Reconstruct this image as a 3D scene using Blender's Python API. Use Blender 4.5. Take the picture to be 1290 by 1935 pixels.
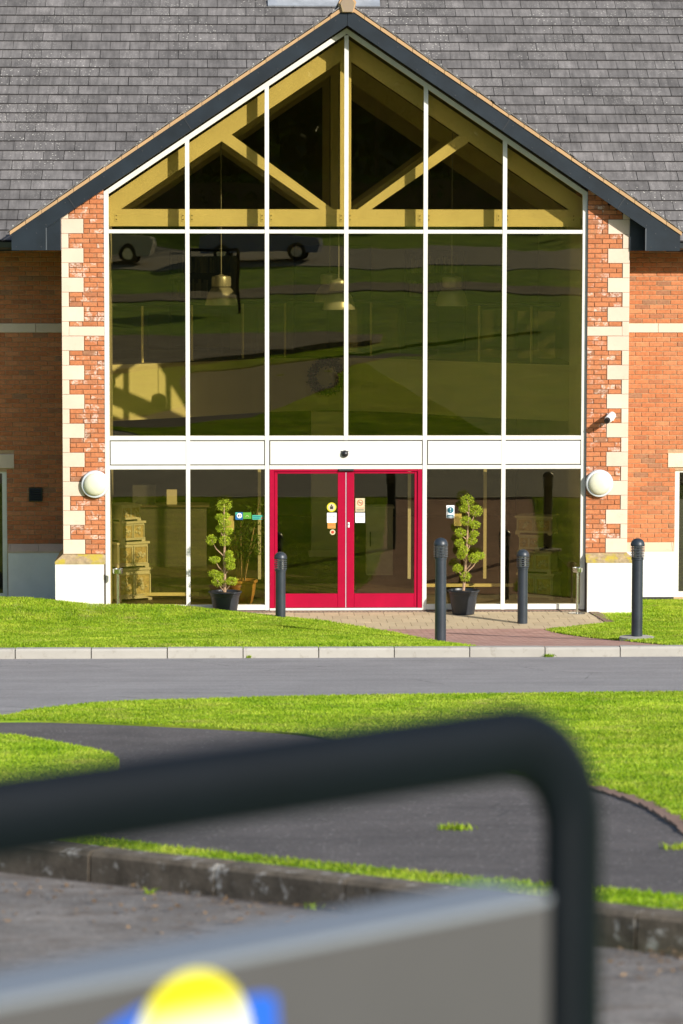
import bpy, bmesh, math, random
import numpy as np
from mathutils import Vector, Matrix
R = math.radians
rnd = random.Random(7)
nrng = np.random.default_rng(11)
sc = bpy.context.scene
for o in list(bpy.data.objects):
    bpy.data.objects.remove(o)

# ------------------------------------------------------------------ camera, sky, sun, exposure
YAW, PITCH, ROLL = R(2.1103), R(5.0331), 0.0012
w_ = Vector((math.sin(YAW)*math.cos(PITCH), math.cos(YAW)*math.cos(PITCH), -math.sin(PITCH)))
r_ = Vector((math.cos(YAW), -math.sin(YAW), 0)); u_ = r_.cross(w_)
rr = r_*math.cos(ROLL) + u_*math.sin(ROLL); uu = -r_*math.sin(ROLL) + u_*math.cos(ROLL)
cd = bpy.data.cameras.new('camera'); cam = bpy.data.objects.new('camera', cd); sc.collection.objects.link(cam)
cam.matrix_world = Matrix(((rr.x, uu.x, -w_.x, -1.910), (rr.y, uu.y, -w_.y, -50.0), (rr.z, uu.z, -w_.z, 5.936), (0, 0, 0, 1)))
cd.sensor_fit = 'VERTICAL'; cd.sensor_height = 36; cd.lens = 36*6100/1935
cd.clip_start = 0.1; cd.clip_end = 2000
cd.dof.use_dof = True; cd.dof.focus_distance = 50; cd.dof.aperture_fstop = 3.5
sc.camera = cam

SUN_AZ, SUN_EL = 40.0, 24.0          # azimuth measured from the facade normal (-Y) towards +X
sdir = Vector((math.sin(R(SUN_AZ))*math.cos(R(SUN_EL)), -math.cos(R(SUN_AZ))*math.cos(R(SUN_EL)), math.sin(R(SUN_EL))))
world = bpy.data.worlds.new('World'); sc.world = world; world.use_nodes = True
nt = world.node_tree; bgn = nt.nodes['Background']
sky = nt.nodes.new('ShaderNodeTexSky'); sky.sky_type = 'NISHITA'; sky.sun_disc = False
sky.sun_elevation = R(SUN_EL); sky.sun_rotation = math.atan2(sdir.x, sdir.y)
sky.air_density = 1.0; sky.dust_density = 1.0
nt.links.new(sky.outputs[0], bgn.inputs[0]); bgn.inputs[1].default_value = 0.12
sl = bpy.data.lights.new('sun', 'SUN'); sun = bpy.data.objects.new('sun', sl); sc.collection.objects.link(sun)
sl.energy = 4.8; sl.angle = R(0.5); sl.color = (1.0, 0.945, 0.865)
sun.rotation_euler = (-sdir).to_track_quat('-Z', 'Y').to_euler(); sun.location = (20, -30, 25)
sc.view_settings.view_transform = 'Standard'; sc.view_settings.look = 'None'
sc.view_settings.exposure = 0.5; sc.view_settings.gamma = 1
sc.view_settings.use_curve_mapping = False
sc.cycles.use_denoising = True
sc.cycles.max_bounces = 9; sc.cycles.transparent_max_bounces = 24; sc.cycles.glossy_bounces = 4
sc.cycles.sample_clamp_indirect = 6

# ------------------------------------------------------------------ material helpers
class NT:
    def __init__(s, name):
        s.m = bpy.data.materials.new(name); s.m.use_nodes = True; s.t = s.m.node_tree
        s.b = s.t.nodes['Principled BSDF']; s.out = s.t.nodes['Material Output']
        s._pos = None
    def n(s, t, **k):
        x = s.t.nodes.new(t)
        for a, v in k.items(): setattr(x, a, v)
        return x
    def l(s, a, b): s.t.links.new(a, b)
    def pos(s):
        if s._pos is None: s._pos = s.n('ShaderNodeNewGeometry')
        return s._pos.outputs['Position']
    def island(s):
        s.pos(); return s._pos.outputs['Random Per Island']
    def rand(s):
        oi = s.n('ShaderNodeObjectInfo')
        a = s.math('ADD', oi.outputs['Random'], s.island()); return s.math('FRACT', a)
    def math(s, op, a, b=None, c=None):
        x = s.n('ShaderNodeMath', operation=op)
        for i, v in enumerate((a, b, c)):
            if v is None: continue
            if isinstance(v, (int, float)): x.inputs[i].default_value = v
            else: s.l(v, x.inputs[i])
        return x.outputs[0]
    def noise(s, scale, detail=3, rough=.55, vec=None, stretch=None):
        x = s.n('ShaderNodeTexNoise'); x.inputs['Scale'].default_value = scale
        x.inputs['Detail'].default_value = detail; x.inputs['Roughness'].default_value = rough
        v = vec or s.pos()
        if stretch:
            mp = s.n('ShaderNodeMapping'); mp.inputs['Scale'].default_value = stretch; s.l(v, mp.inputs[0]); v = mp.outputs[0]
        s.l(v, x.inputs['Vector']); return x.outputs['Fac']
    def voro(s, scale, feature='F1'):
        x = s.n('ShaderNodeTexVoronoi', feature=feature); x.inputs['Scale'].default_value = scale
        s.l(s.pos(), x.inputs['Vector']); return x
    def ramp(s, fac, stops):
        x = s.n('ShaderNodeValToRGB'); e = x.color_ramp.elements
        while len(e) < len(stops): e.new(.5)
        for i, (p, c) in enumerate(stops):
            e[i].position = p; e[i].color = (*c, 1) if len(c) == 3 else c
        s.l(fac, x.inputs[0]); return x.outputs[0]
    def step(s, fac, a, b):
        x = s.n('ShaderNodeMapRange'); x.inputs[1].default_value = a; x.inputs[2].default_value = b
        x.clamp = True; s.l(fac, x.inputs[0]); return x.outputs[0]
    def mix(s, fac, a, b, mode='MIX'):
        x = s.n('ShaderNodeMix', data_type='RGBA', blend_type=mode)
        if isinstance(fac, (int, float)): x.inputs[0].default_value = fac
        else: s.l(fac, x.inputs[0])
        for i, v in ((6, a), (7, b)):
            if isinstance(v, tuple): x.inputs[i].default_value = (*v, 1) if len(v) == 3 else v
            else: s.l(v, x.inputs[i])
        return x.outputs[2]
    def gray(s, fac, lo, hi):
        return s.ramp(fac, [(0, (lo,)*3), (1, (hi,)*3)])
    def col(s, c): s.l(c, s.b.inputs['Base Color'])
    def bump(s, h, strength=.3, dist=.01):
        x = s.n('ShaderNodeBump'); x.inputs['Strength'].default_value = strength; x.inputs['Distance'].default_value = dist
        s.l(h, x.inputs['Height']); s.l(x.outputs[0], s.b.inputs['Normal'])
    def set(s, rough=.6, metal=0, spec=.5):
        s.b.inputs['Roughness'].default_value = rough; s.b.inputs['Metallic'].default_value = metal
        s.b.inputs['Specular IOR Level'].default_value = spec; return s

def plain(name, c, rough=.5, var=.12, scale=6., metal=0, spec=.5, bump=0, bscale=80, rnd_=0.):
    k = NT(name); f = k.noise(scale, 4)
    a = tuple(x*(1-var) for x in c); b = tuple(min(1, x*(1+var)) for x in c)
    cc = k.ramp(f, [(.3, a), (.7, b)])
    if rnd_: cc = k.mix(1., cc, k.gray(k.rand(), 1-rnd_, 1.), 'MULTIPLY')
    k.col(cc); k.set(rough, metal, spec)
    if bump: k.bump(k.noise(bscale, 4), bump, .004)
    return k.m

def brick_mat(name, efflo):
    k = NT(name); rn = k.rand()
    c = k.ramp(rn, [(0, (.43, .145, .058)), (.3, (.52, .19, .08)), (.55, (.47, .16, .065)), (.8, (.55, .22, .10)), (.93, (.38, .14, .065)), (1, (.32, .16, .09))])
    c = k.mix(1., c, k.ramp(k.noise(28, 4), [(.3, (.78,)*3), (.7, (1.1,)*3)]), 'MULTIPLY')
    spot = k.step(k.noise(16, 2), .60, .66)
    c = k.mix(k.math('MULTIPLY', spot, .45), c, (.30, .17, .09))
    if efflo:
        m = k.step(k.noise(7, 3), .50, .58); g = k.step(rn, .35, .6)
        m2 = k.step(k.noise(34, 3, .7), .40, .6)
        c = k.mix(k.math('MULTIPLY', k.math('MULTIPLY', m, g), k.math('MULTIPLY', m2, .68)), c, (.74, .60, .52))
    k.col(c); k.set(.85, 0, .25); k.bump(k.noise(90, 4), .5, .004); return k.m

def brick_tex(name):
    k = NT(name); b = k.n('ShaderNodeTexBrick')
    mp = k.n('ShaderNodeMapping'); mp.inputs['Rotation'].default_value = (R(90), 0, 0); k.l(k.pos(), mp.inputs[0]); k.l(mp.outputs[0], b.inputs[0])
    b.inputs['Color1'].default_value = (.38, .12, .05, 1); b.inputs['Color2'].default_value = (.46, .16, .07, 1); b.inputs['Mortar'].default_value = (.42, .30, .18, 1)
    b.inputs['Scale'].default_value = 1; b.inputs['Mortar Size'].default_value = .005; b.inputs['Brick Width'].default_value = .225; b.inputs['Row Height'].default_value = .075
    k.col(b.outputs[0]); k.set(.85); return k.m

def stone_mat(name, c, dirt=(.36, .25, .14), amt=.35):
    k = NT(name); cc = k.ramp(k.noise(3, 4), [(.3, tuple(x*.9 for x in c)), (.7, c)])
    cc = k.mix(k.math('MULTIPLY', k.step(k.noise(9, 5, .7), .56, .78), amt), cc, dirt)
    cc = k.mix(1., cc, k.gray(k.rand(), .88, 1.), 'MULTIPLY')
    k.col(cc); k.set(.85, 0, .3); k.bump(k.noise(120, 3), .3, .003); return k.m

def tile_mat(name):
    k = NT(name); rn = k.rand()
    c = k.ramp(rn, [(0, (.112, .105, .101)), (.35, (.132, .124, .120)), (.7, (.145, .136, .131)), (1, (.165, .154, .149))])
    c = k.mix(1., c, k.ramp(k.noise(1.6, 7, .72), [(.28, (.66,)*3), (.72, (1.32,)*3)]), 'MULTIPLY')
    st = k.noise(7, 4, .6, None, (2.2, .28, .28))
    c = k.mix(1., c, k.ramp(st, [(.3, (.72,)*3), (.7, (1.25,)*3)]), 'MULTIPLY')
    v = k.voro(15); sp = k.math('MULTIPLY', k.math('LESS_THAN', v.outputs['Distance'], .17), k.step(k.noise(.7, 4), .46, .62))
    v2 = k.voro(34); sp2 = k.math('MULTIPLY', k.math('LESS_THAN', v2.outputs['Distance'], .17), k.step(k.noise(.9, 4), .45, .62))
    c = k.mix(k.math('MULTIPLY', k.math('MAXIMUM', sp, sp2), .8), c, (.6, .58, .52))
    k.col(c); k.set(.8, 0, .35); k.bump(k.noise(70, 4), .3, .004); return k.m

def asphalt_mat(name, c, speck=.35, patch=.18, litter=0.):
    k = NT(name)
    cc = k.ramp(k.noise(1.2, 5, .6), [(.3, tuple(x*(1-patch) for x in c)), (.7, tuple(x*(1+patch) for x in c))])
    cc = k.mix(1., cc, k.ramp(k.noise(160, 3, .8), [(.3, (1-speck,)*3), (.7, (1+speck,)*3)]), 'MULTIPLY')
    cc = k.mix(1., cc, k.ramp(k.noise(32, 5, .8), [(.3, (1-speck*.85,)*3), (.7, (1+speck*.85,)*3)]), 'MULTIPLY')
    cc = k.mix(1., cc, k.ramp(k.noise(2.2, 5, .7, None, (.06, 1.4, 1)), [(.3, (.86,)*3), (.7, (1.1,)*3)]), 'MULTIPLY')
    crk = k.voro(.55, 'DISTANCE_TO_EDGE'); cm = k.math('MULTIPLY', k.math('LESS_THAN', k.math('ADD', crk.outputs['Distance'], k.math('MULTIPLY', k.noise(5, 3), .05)), .030), k.step(k.noise(.5), .5, .55))
    cc = k.mix(k.math('MULTIPLY', cm, .45), cc, (.04, .04, .04))
    v = k.voro(24); s = k.math('MULTIPLY', k.math('LESS_THAN', v.outputs['Distance'], .20), k.step(k.noise(6), .42, .6))
    cc = k.mix(k.math('MULTIPLY', s, .6), cc, (.5, .48, .44))
    if litter:
        cc = k.mix(k.math('MULTIPLY', k.step(k.noise(4, 7, .75), .50, .66), litter), cc, (.10, .068, .042))
    k.col(cc); k.set(.85, 0, .35); k.bump(k.noise(220, 3, .7), .6, .004); return k.m

def grass_mat(name, a, b, c, trans=.35):
    k = NT(name)
    f = k.math('ADD', k.math('MULTIPLY', k.noise(1.6, 6, .68), 1.0), k.math('MULTIPLY', k.math('SUBTRACT', k.rand(), .5), .30))
    cc = k.ramp(f, [(.26, a), (.5, b), (.78, c)])
    cc = k.mix(1., cc, k.ramp(k.noise(.35, 5, .7), [(.3, (.85,)*3), (.7, (1.25,)*3)]), 'MULTIPLY')
    cc = k.mix(1., cc, k.ramp(k.noise(3.0, 4, .65, None, (.35, 1.5, 1)), [(.32, (.74, .82, .6)), (.68, (1.25, 1.18, 1.2))]), 'MULTIPLY')
    dry = k.math('MULTIPLY', k.step(k.noise(2.6, 4, .65), .55, .74), .6)
    cc = k.mix(dry, cc, (.46, .40, .13))
    k.col(cc); k.set(.55, 0, .25)
    tr = k.n('ShaderNodeBsdfTranslucent'); k.l(cc, tr.inputs[0]); mx = k.n('ShaderNodeMixShader'); mx.inputs[0].default_value = trans
    k.l(k.b.outputs[0], mx.inputs[1]); k.l(tr.outputs[0], mx.inputs[2]); k.l(mx.outputs[0], k.out.inputs[0]); return k.m

def leaf_mat(name, a, b, trans=.35):
    k = NT(name); cc = k.ramp(k.rand(), [(0, a), (1, b)]); k.col(cc); k.set(.5, 0, .3)
    tr = k.n('ShaderNodeBsdfTranslucent'); k.l(cc, tr.inputs[0]); mx = k.n('ShaderNodeMixShader'); mx.inputs[0].default_value = trans
    k.l(k.b.outputs[0], mx.inputs[1]); k.l(tr.outputs[0], mx.inputs[2]); k.l(mx.outputs[0], k.out.inputs[0]); return k.m

def glass_mat(name, tint, refl):
    k = NT(name); k.t.nodes.remove(k.b)
    tr = k.n('ShaderNodeBsdfTransparent'); tr.inputs[0].default_value = (*tint, 1)
    gl = k.n('ShaderNodeBsdfGlossy'); gl.inputs[0].default_value = (1.0, .92, .62, 1); gl.inputs['Roughness'].default_value = 0.0
    bp = k.n('ShaderNodeBump'); bp.inputs['Strength'].default_value = 1.; bp.inputs['Distance'].default_value = .0007
    oi = k.n('ShaderNodeObjectInfo'); ad = k.n('ShaderNodeVectorMath', operation='ADD'); k.l(k.pos(), ad.inputs[0])
    cb = k.n('ShaderNodeCombineXYZ'); k.l(k.math('MULTIPLY', oi.outputs['Random'], 40), cb.inputs[1]); k.l(cb.outputs[0], ad.inputs[1])
    k.l(k.noise(1.3, 1, .4, ad.outputs[0]), bp.inputs['Height']); k.l(bp.outputs[0], gl.inputs['Normal'])
    lw = k.n('ShaderNodeLayerWeight'); lw.inputs[0].default_value = .5      # Schlick, the same from both sides of the pane
    f = k.math('ADD', k.math('MULTIPLY', k.math('POWER', lw.outputs['Facing'], 5.0), .9), refl+.04)
    mx = k.n('ShaderNodeMixShader'); k.l(f, mx.inputs[0]); k.l(tr.outputs[0], mx.inputs[1]); k.l(gl.outputs[0], mx.inputs[2]); k.l(mx.outputs[0], k.out.inputs[0])
    return k.m

def cap_mat():
    k = NT('lichen_capstone'); c = k.ramp(k.noise(14, 5, .7), [(.3, (.22, .17, .10)), (.7, (.48, .36, .21))])
    c = k.mix(k.step(k.noise(4.5, 4, .6), .50, .62), c, (.42, .33, .05)); c = k.mix(k.math('MULTIPLY', k.step(k.noise(22, 4, .7), .58, .7), .6), c, (.20, .17, .10))
    k.col(c); k.set(.9, 0, .2); k.bump(k.noise(70, 4), .5, .006); return k.m
MT = {}
MT['brick'] = brick_mat('weathered_brick', True)
MT['brick2'] = brick_mat('orange_brick', False)
MT['bricktex'] = brick_tex('far_brick')
MT['mortar'] = plain('mortar', (.42, .28, .16), .9, .2, 20)
MT['mortar_dk'] = plain('pier_mortar', (.25, .13, .07), .9, .2, 20)
MT['quoin'] = stone_mat('quoin_stone', (.73, .58, .455), (.55, .38, .25), .4)
MT['capstone'] = cap_mat()
MT['capstone_pale'] = stone_mat('pale_capstone', (.66, .50, .36), (.45, .32, .2), .35)
MT['plinth'] = plain('white_render', (.68, .67, .635), .85, .05, 4)
MT['white'] = plain('white_frame', (.66, .645, .59), .4, .06, 5)
MT['spandrel'] = plain('white_panel', (.645, .63, .59), .45, .03, 2)
MT['gap'] = plain('shadow_gap_gasket', (.05, .045, .04), .7)
MT['red'] = plain('red_paint', (.33, .0, .027), .45, .10, 3, 0, .2)
MT['barge'] = plain('dark_blue_grey_metal', (.010, .016, .023), .45, .3, 2.5, 0, .35)
MT['tile'] = tile_mat('grey_roof_tile')
MT['tile_edge'] = plain('mossy_tile_edge', (.030, .027, .028), .9, .4, 20)
MT['clipdk'] = plain('seam_strip', (.07, .08, .09), .5)
MT['clip'] = plain('verge_clip', (.33, .33, .32), .5)
MT['verge'] = stone_mat('verge_mortar', (.46, .29, .15), (.50, .38, .04), .6)
MT['ridge'] = stone_mat('ridge_end', (.30, .23, .16), (.5, .38, .02), .6)
MT['deck'] = plain('roof_deck', (.05, .05, .05), .9)
MT['lead'] = plain('lead_flashing', (.24, .26, .29), .5, .15, 6)
MT['glass'] = glass_mat('tinted_glass', (.918, .870, .675), .035)
MT['clear'] = glass_mat('clear_glass', (.93, .93, .90), .0)
MT['doorglass'] = glass_mat('door_glass', (.93, .90, .78), .02)
MT['truss'] = plain('cream_timber', (.56, .50, .30), .55, .06, 3)
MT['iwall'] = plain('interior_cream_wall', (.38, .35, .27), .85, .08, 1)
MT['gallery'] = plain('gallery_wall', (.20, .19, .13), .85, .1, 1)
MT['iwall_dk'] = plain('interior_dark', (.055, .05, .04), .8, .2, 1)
MT['fascia_in'] = plain('balcony_fascia', (.46, .43, .28), .8, .05, 1)
MT['ifloor'] = plain('interior_floor', (.07, .05, .037), .45, .25, 2)
MT['steel'] = plain('brushed_steel', (.62, .60, .56), .22, .1, 5, 1)
MT['pend'] = plain('pendant_shade', (.26, .255, .23), .35, .1, 3, .3)
MT['dark'] = plain('dark_metal', (.03, .033, .038), .4, .2)
MT['bollard'] = plain('bollard_paint', (.022, .030, .040), .42, .22, 5)
MT['louvre_sun'] = plain('sun_toned_louvre', (.10, .115, .13), .35, .1)  # rings lighter than the post: sun on their edges put into the colour
MT['lens'] = plain('bollard_lens', (.62, .60, .54), .2, .15)
MT['opal'] = plain('opal_glass', (.66, .65, .50), .25, .03)
MT['lrim'] = plain('lamp_rim', (.52, .55, .58), .4, .05)
MT['pot'] = plain('black_plastic_pot', (.018, .021, .027), .42, .2)
MT['soil'] = plain('soil', (.04, .028, .018), .95, .4, 40)
MT['bark'] = plain('bark', (.34, .22, .13), .85, .35, 40)
MT['trunkbark'] = plain('tree_bark', (.12, .085, .06), .9, .4, 14)
MT['topiary'] = leaf_mat('topiary_leaf', (.22, .34, .012), (.58, .64, .05), .4)
MT['tree'] = leaf_mat('tree_leaf', (.018, .05, .008), (.06, .11, .018))
MT['wood'] = plain('added_wooded_slope', (.030, .055, .012), .9, .6, .5)
MT['hedge'] = leaf_mat('hedge_leaf', (.03, .08, .01), (.10, .17, .02))
MT['bamboo'] = leaf_mat('house_plant_leaf', (.05, .10, .015), (.16, .22, .04))
MT['terra'] = plain('terracotta', (.36, .17, .05), .7, .15)
MT['planter'] = plain('stone_planter', (.42, .40, .34), .7, .08, 8)
MT['ornam'] = plain('planter_relief', (.34, .27, .15), .7, .3, 30)
MT['road'] = asphalt_mat('road_asphalt', (.275, .260, .252), .28, .10)
MT['path'] = asphalt_mat('path_asphalt', (.104, .091, .085), .5, .22)
MT['carpark'] = asphalt_mat('car_park_asphalt', (.20, .178, .158), .5, .3, .75)
MT['kerb'] = stone_mat('kerb_concrete', (.42, .40, .355), (.20, .175, .13), .75)
def oldkerb():
    k = NT('old_kerb'); c = k.ramp(k.noise(5, 5, .7), [(.3, (.075, .062, .046)), (.7, (.20, .165, .125))])
    c = k.mix(k.step(k.noise(9, 5, .7), .57, .66), c, (.46, .44, .40)); k.col(c); k.set(.9, 0, .2); k.bump(k.noise(60, 4), .6, .008); return k.m
MT['kerb_old'] = oldkerb()
MT['paver'] = stone_mat('buff_paver', (.55, .44, .28), (.36, .27, .16), .35)
def pink():
    k = NT('red_block_paving'); b = k.n('ShaderNodeTexBrick'); k.l(k.pos(), b.inputs[0])
    b.inputs['Color1'].default_value = (.42, .235, .185, 1); b.inputs['Color2'].default_value = (.50, .31, .255, 1); b.inputs['Mortar'].default_value = (.22, .13, .09, 1)
    b.inputs['Scale'].default_value = 1; b.inputs['Mortar Size'].default_value = .006; b.inputs['Brick Width'].default_value = .2; b.inputs['Row Height'].default_value = .1; b.inputs['Bias'].default_value = 0
    c = k.mix(1., b.outputs[0], k.ramp(k.noise(3, 5), [(.3, (.8,)*3), (.7, (1.15,)*3)]), 'MULTIPLY')
    k.col(c); k.set(.85, 0, .3); k.bump(b.outputs[1], -.5, .006); return k.m
MT['pink'] = pink()
MT['edging'] = stone_mat('brick_edging', (.24, .155, .115), (.13, .11, .07), .7)
MT['turf'] = grass_mat('turf', (.10, .19, .010), (.19, .30, .018), (.33, .38, .045), 0.)
MT['blade'] = grass_mat('grass_blade', (.15, .28, .008), (.30, .44, .020), (.52, .56, .09), .40)
MT['bitumen'] = plain('black_bitumen', (.02, .02, .022), .6, .3, 10)
MT['vent'] = plain('vent_black', (.012, .012, .014), .35)
MT['signgrey'] = plain('sign_panel', (.060, .057, .060), .55, .03)
MT['signedge'] = plain('sign_edge', (.18, .20, .23), .5, .05)
MT['signtube'] = plain('sign_tube', (.003, .005, .008), .45, .1, 6, 0, .14)
MT['logo_y'] = None
def flat(name, c, rough=.5): return plain(name, c, rough, .02)
MT['ink'] = flat('ink_black', (.03, .03, .03)); MT['paper'] = flat('paper_white', (.82, .82, .82)); MT['beige'] = flat('notice_beige', (.55, .48, .30))
MT['yel'] = flat('sticker_yellow', (.62, .52, .02)); MT['blue'] = flat('sticker_blue', (.01, .11, .30)); MT['green'] = flat('sticker_green', (.08, .28, .02))
MT['aqua'] = flat('sticker_aqua', (.06, .38, .26)); MT['inkred'] = flat('ink_red', (.45, .05, .02)); MT['tealink'] = flat('teal', (.01, .13, .18)); MT['orange'] = flat('sticker_orange', (.6, .30, .06))
MT['carpaint'] = plain('car_paint', (.16, .19, .36), .2, .05); MT['carglass'] = plain('car_glass', (.02, .022, .025), .05, .05); MT['tyre'] = plain('tyre', (.02, .02, .02), .8)
MT['carsilver'] = plain('car_paint_silver', (.45, .45, .46), .25, .05, 3, .4)
MT['chrome'] = plain('headlight', (.75, .75, .75), .1, .02, 3, .6)
MT['leaflit'] = leaf_mat('dead_leaf', (.10, .06, .03), (.26, .17, .09), .1)
MT['books'] = plain('book_spine', (.30, .28, .22), .7, .2, 5, rnd_=.8)

# ------------------------------------------------------------------ mesh helpers
ORG = {}
class MB:
    def __init__(s): s.v = []; s.f = []
    def add(s, vs, fs):
        b = len(s.v); s.v += [tuple(x) for x in vs]; s.f += [tuple(i+b for i in f) for f in fs]; return s
    def box(s, x0, x1, y0, y1, z0, z1):
        return s.add([(x0,y0,z0),(x1,y0,z0),(x1,y1,z0),(x0,y1,z0),(x0,y0,z1),(x1,y0,z1),(x1,y1,z1),(x0,y1,z1)],
                     [(0,3,2,1),(4,5,6,7),(0,1,5,4),(1,2,6,5),(2,3,7,6),(3,0,4,7)])
    def bbox(s, x0, x1, y0, y1, z0, z1, b=.004):      # box with the front face (y0) chamfered
        return s.add([(x0,y0+b,z0),(x1,y0+b,z0),(x1,y1,z0),(x0,y1,z0),(x0,y0+b,z1),(x1,y0+b,z1),(x1,y1,z1),(x0,y1,z1),
                      (x0+b,y0,z0+b),(x1-b,y0,z0+b),(x1-b,y0,z1-b),(x0+b,y0,z1-b)],
                     [(0,3,2,1),(4,5,6,7),(1,2,6,5),(2,3,7,6),(3,0,4,7),(8,9,10,11),(0,1,9,8),(1,5,10,9),(5,4,11,10),(4,0,8,11)])
    def prism(s, poly, y0, y1):                        # polygon in XZ (counter-clockwise seen from -Y), extruded along Y
        n = len(poly)
        vs = [(x, y0, z) for x, z in poly] + [(x, y1, z) for x, z in poly]
        return s.add(vs, [tuple(range(n)), tuple(range(2*n-1, n-1, -1))] + [(i, i+n, (i+1) % n+n, (i+1) % n) for i in range(n)])
    def hprism(s, poly, zf0, zf1):                     # polygon in XY (ccw from above) between two heights (numbers or functions)
        n = len(poly); g = lambda q, x, y: q(x, y) if callable(q) else q
        vs = [(x, y, g(zf0, x, y)) for x, y in poly] + [(x, y, g(zf1, x, y)) for x, y in poly]
        return s.add(vs, [tuple(range(n-1, -1, -1)), tuple(range(n, 2*n))] + [(i, (i+1) % n, (i+1) % n+n, i+n) for i in range(n)])
    def beam(s, a, b, wdt, dep, up=(0, 1, 0)):         # bar from a to b; dep along 'up', wdt across
        a = Vector(a); b = Vector(b); d = (b-a).normalized(); u = Vector(up); sde = d.cross(u).normalized()
        u = sde.cross(d).normalized(); h = sde*wdt/2; k = u*dep/2
        vs = [a-h-k, a+h-k, a+h+k, a-h+k, b-h-k, b+h-k, b+h+k, b-h+k]
        return s.add(vs, [(0,1,2,3),(7,6,5,4),(4,5,1,0),(5,6,2,1),(6,7,3,2),(7,4,0,3)])
    def tube(s, pts, rad, n=10, cap=True, sy=1.0, up=None):
        pts = [Vector(p) for p in pts]; rad = rad if hasattr(rad, '__len__') else [rad]*len(pts)
        prev = None; vs = []
        for i, p in enumerate(pts):
            d = (pts[min(i+1, len(pts)-1)]-pts[max(i-1, 0)]).normalized()
            if up is not None: a = Vector(up)
            elif prev is None: a = Vector((0, 0, 1)) if abs(d.z) < .9 else Vector((1, 0, 0))
            else: a = prev
            x = (a - d*a.dot(d)).normalized(); y = d.cross(x); prev = x
            for j in range(n):
                t = 2*math.pi*j/n; vs.append(p + (x*math.cos(t) + y*math.sin(t)*sy)*rad[i])
        fs = []
        for i in range(len(pts)-1):
            for j in range(n): fs.append((i*n+j, i*n+(j+1) % n, (i+1)*n+(j+1) % n, (i+1)*n+j))
        if cap: fs += [tuple(range(n-1, -1, -1)), tuple(range((len(pts)-1)*n, len(pts)*n))]
        return s.add(vs, fs)
    def lathe(s, prof, n=24, c=(0, 0, 0), axis='Z'):
        vs = []
        for (r, h) in prof:
            for j in range(n):
                t = 2*math.pi*j/n; a, b = r*math.cos(t), r*math.sin(t)
                vs.append((c[0]+a, c[1]+b, c[2]+h) if axis == 'Z' else (c[0]+a, c[1]-h, c[2]+b))
        fs = []
        for i in range(len(prof)-1):
            for j in range(n): fs.append((i*n+j, i*n+(j+1) % n, (i+1)*n+(j+1) % n, (i+1)*n+j))
        fs += [tuple(range(n-1, -1, -1)), tuple(range((len(prof)-1)*n, len(prof)*n))]
        return s.add(vs, fs)
    def disc(s, c, r, y0, y1, n=28, sx=1.):
        return s.prism([(c[0]+sx*r*math.cos(2*math.pi*j/n), c[1]+r*math.sin(2*math.pi*j/n)) for j in range(n)], y0, y1)
    def build(s, name, mat, parent=None, smooth=False, angle=None):
        off = ORG.get(parent.name, (0, 0, 0)) if parent else (0, 0, 0)
        me = bpy.data.meshes.new(name)
        me.from_pydata([(x-off[0], y-off[1], z-off[2]) for x, y, z in s.v], [], s.f); me.update()
        if smooth:
            me.polygons.foreach_set('use_smooth', [True]*len(me.polygons))
            me.set_sharp_from_angle(angle=R(angle or 40))
        me.materials.append(MT[mat] if isinstance(mat, str) else mat)
        o = bpy.data.objects.new(name, me); sc.collection.objects.link(o)
        if parent: o.parent = parent; ORG[o.name] = off
        return o

def fast_mesh(name, verts, faces_n, mat, parent=None):   # numpy: verts (N,3); faces (M,k)
    off = ORG.get(parent.name, (0, 0, 0)) if parent else (0, 0, 0)
    verts = verts - np.array(off)
    me = bpy.data.meshes.new(name); M, k = faces_n.shape
    me.vertices.add(len(verts)); me.vertices.foreach_set('co', verts.astype(np.float32).ravel())
    me.loops.add(M*k); me.loops.foreach_set('vertex_index', faces_n.astype(np.int32).ravel())
    me.polygons.add(M); me.polygons.foreach_set('loop_start', np.arange(0, M*k, k, dtype=np.int32))
    me.update(calc_edges=True); me.validate(); me.materials.append(MT[mat])
    o = bpy.data.objects.new(name, me); sc.collection.objects.link(o)
    if parent: o.parent = parent; ORG[o.name] = off
    return o

def empty(name, loc, parent=None):
    o = bpy.data.objects.new(name, None); sc.collection.objects.link(o); o.empty_display_size = .2
    off = ORG.get(parent.name, (0, 0, 0)) if parent else (0, 0, 0)
    o.location = tuple(a-b for a, b in zip(loc, off)); o.parent = parent; ORG[o.name] = tuple(loc); return o
def tag(o, label=None, cat=None, group=None, kind=None):
    for k, v in (('label', label), ('category', cat), ('group', group), ('kind', kind)):
        if v: o[k] = v
    return o
def inst(name, me, parent, loc, scale=None):
    o = bpy.data.objects.new(name, me); sc.collection.objects.link(o); off = ORG.get(parent.name, (0, 0, 0))
    o.parent = parent; o.location = tuple(a-b for a, b in zip(loc, off))
    if scale: o.scale = scale
    return o
def mesh_only(mb, name, mat):
    me = bpy.data.meshes.new(name); me.from_pydata(mb.v, [], mb.f); me.update(); me.materials.append(MT[mat]); return me

def leaf_quads(centers, size, rng, squash=1., flat_=0.):
    n = len(centers); a = rng.normal(size=(n, 3)); a /= np.linalg.norm(a, axis=1)[:, None]
    b = rng.normal(size=(n, 3)); b -= a*(a*b).sum(1)[:, None]; b /= np.linalg.norm(b, axis=1)[:, None]
    sz = size*rng.uniform(.6, 1.3, n)[:, None]; a = a*sz; b = b*sz*.5*squash
    v = np.stack([centers-a, centers-b, centers+a, centers+b], 1).reshape(-1, 3)
    return v, np.arange(n*4).reshape(-1, 4)

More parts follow.
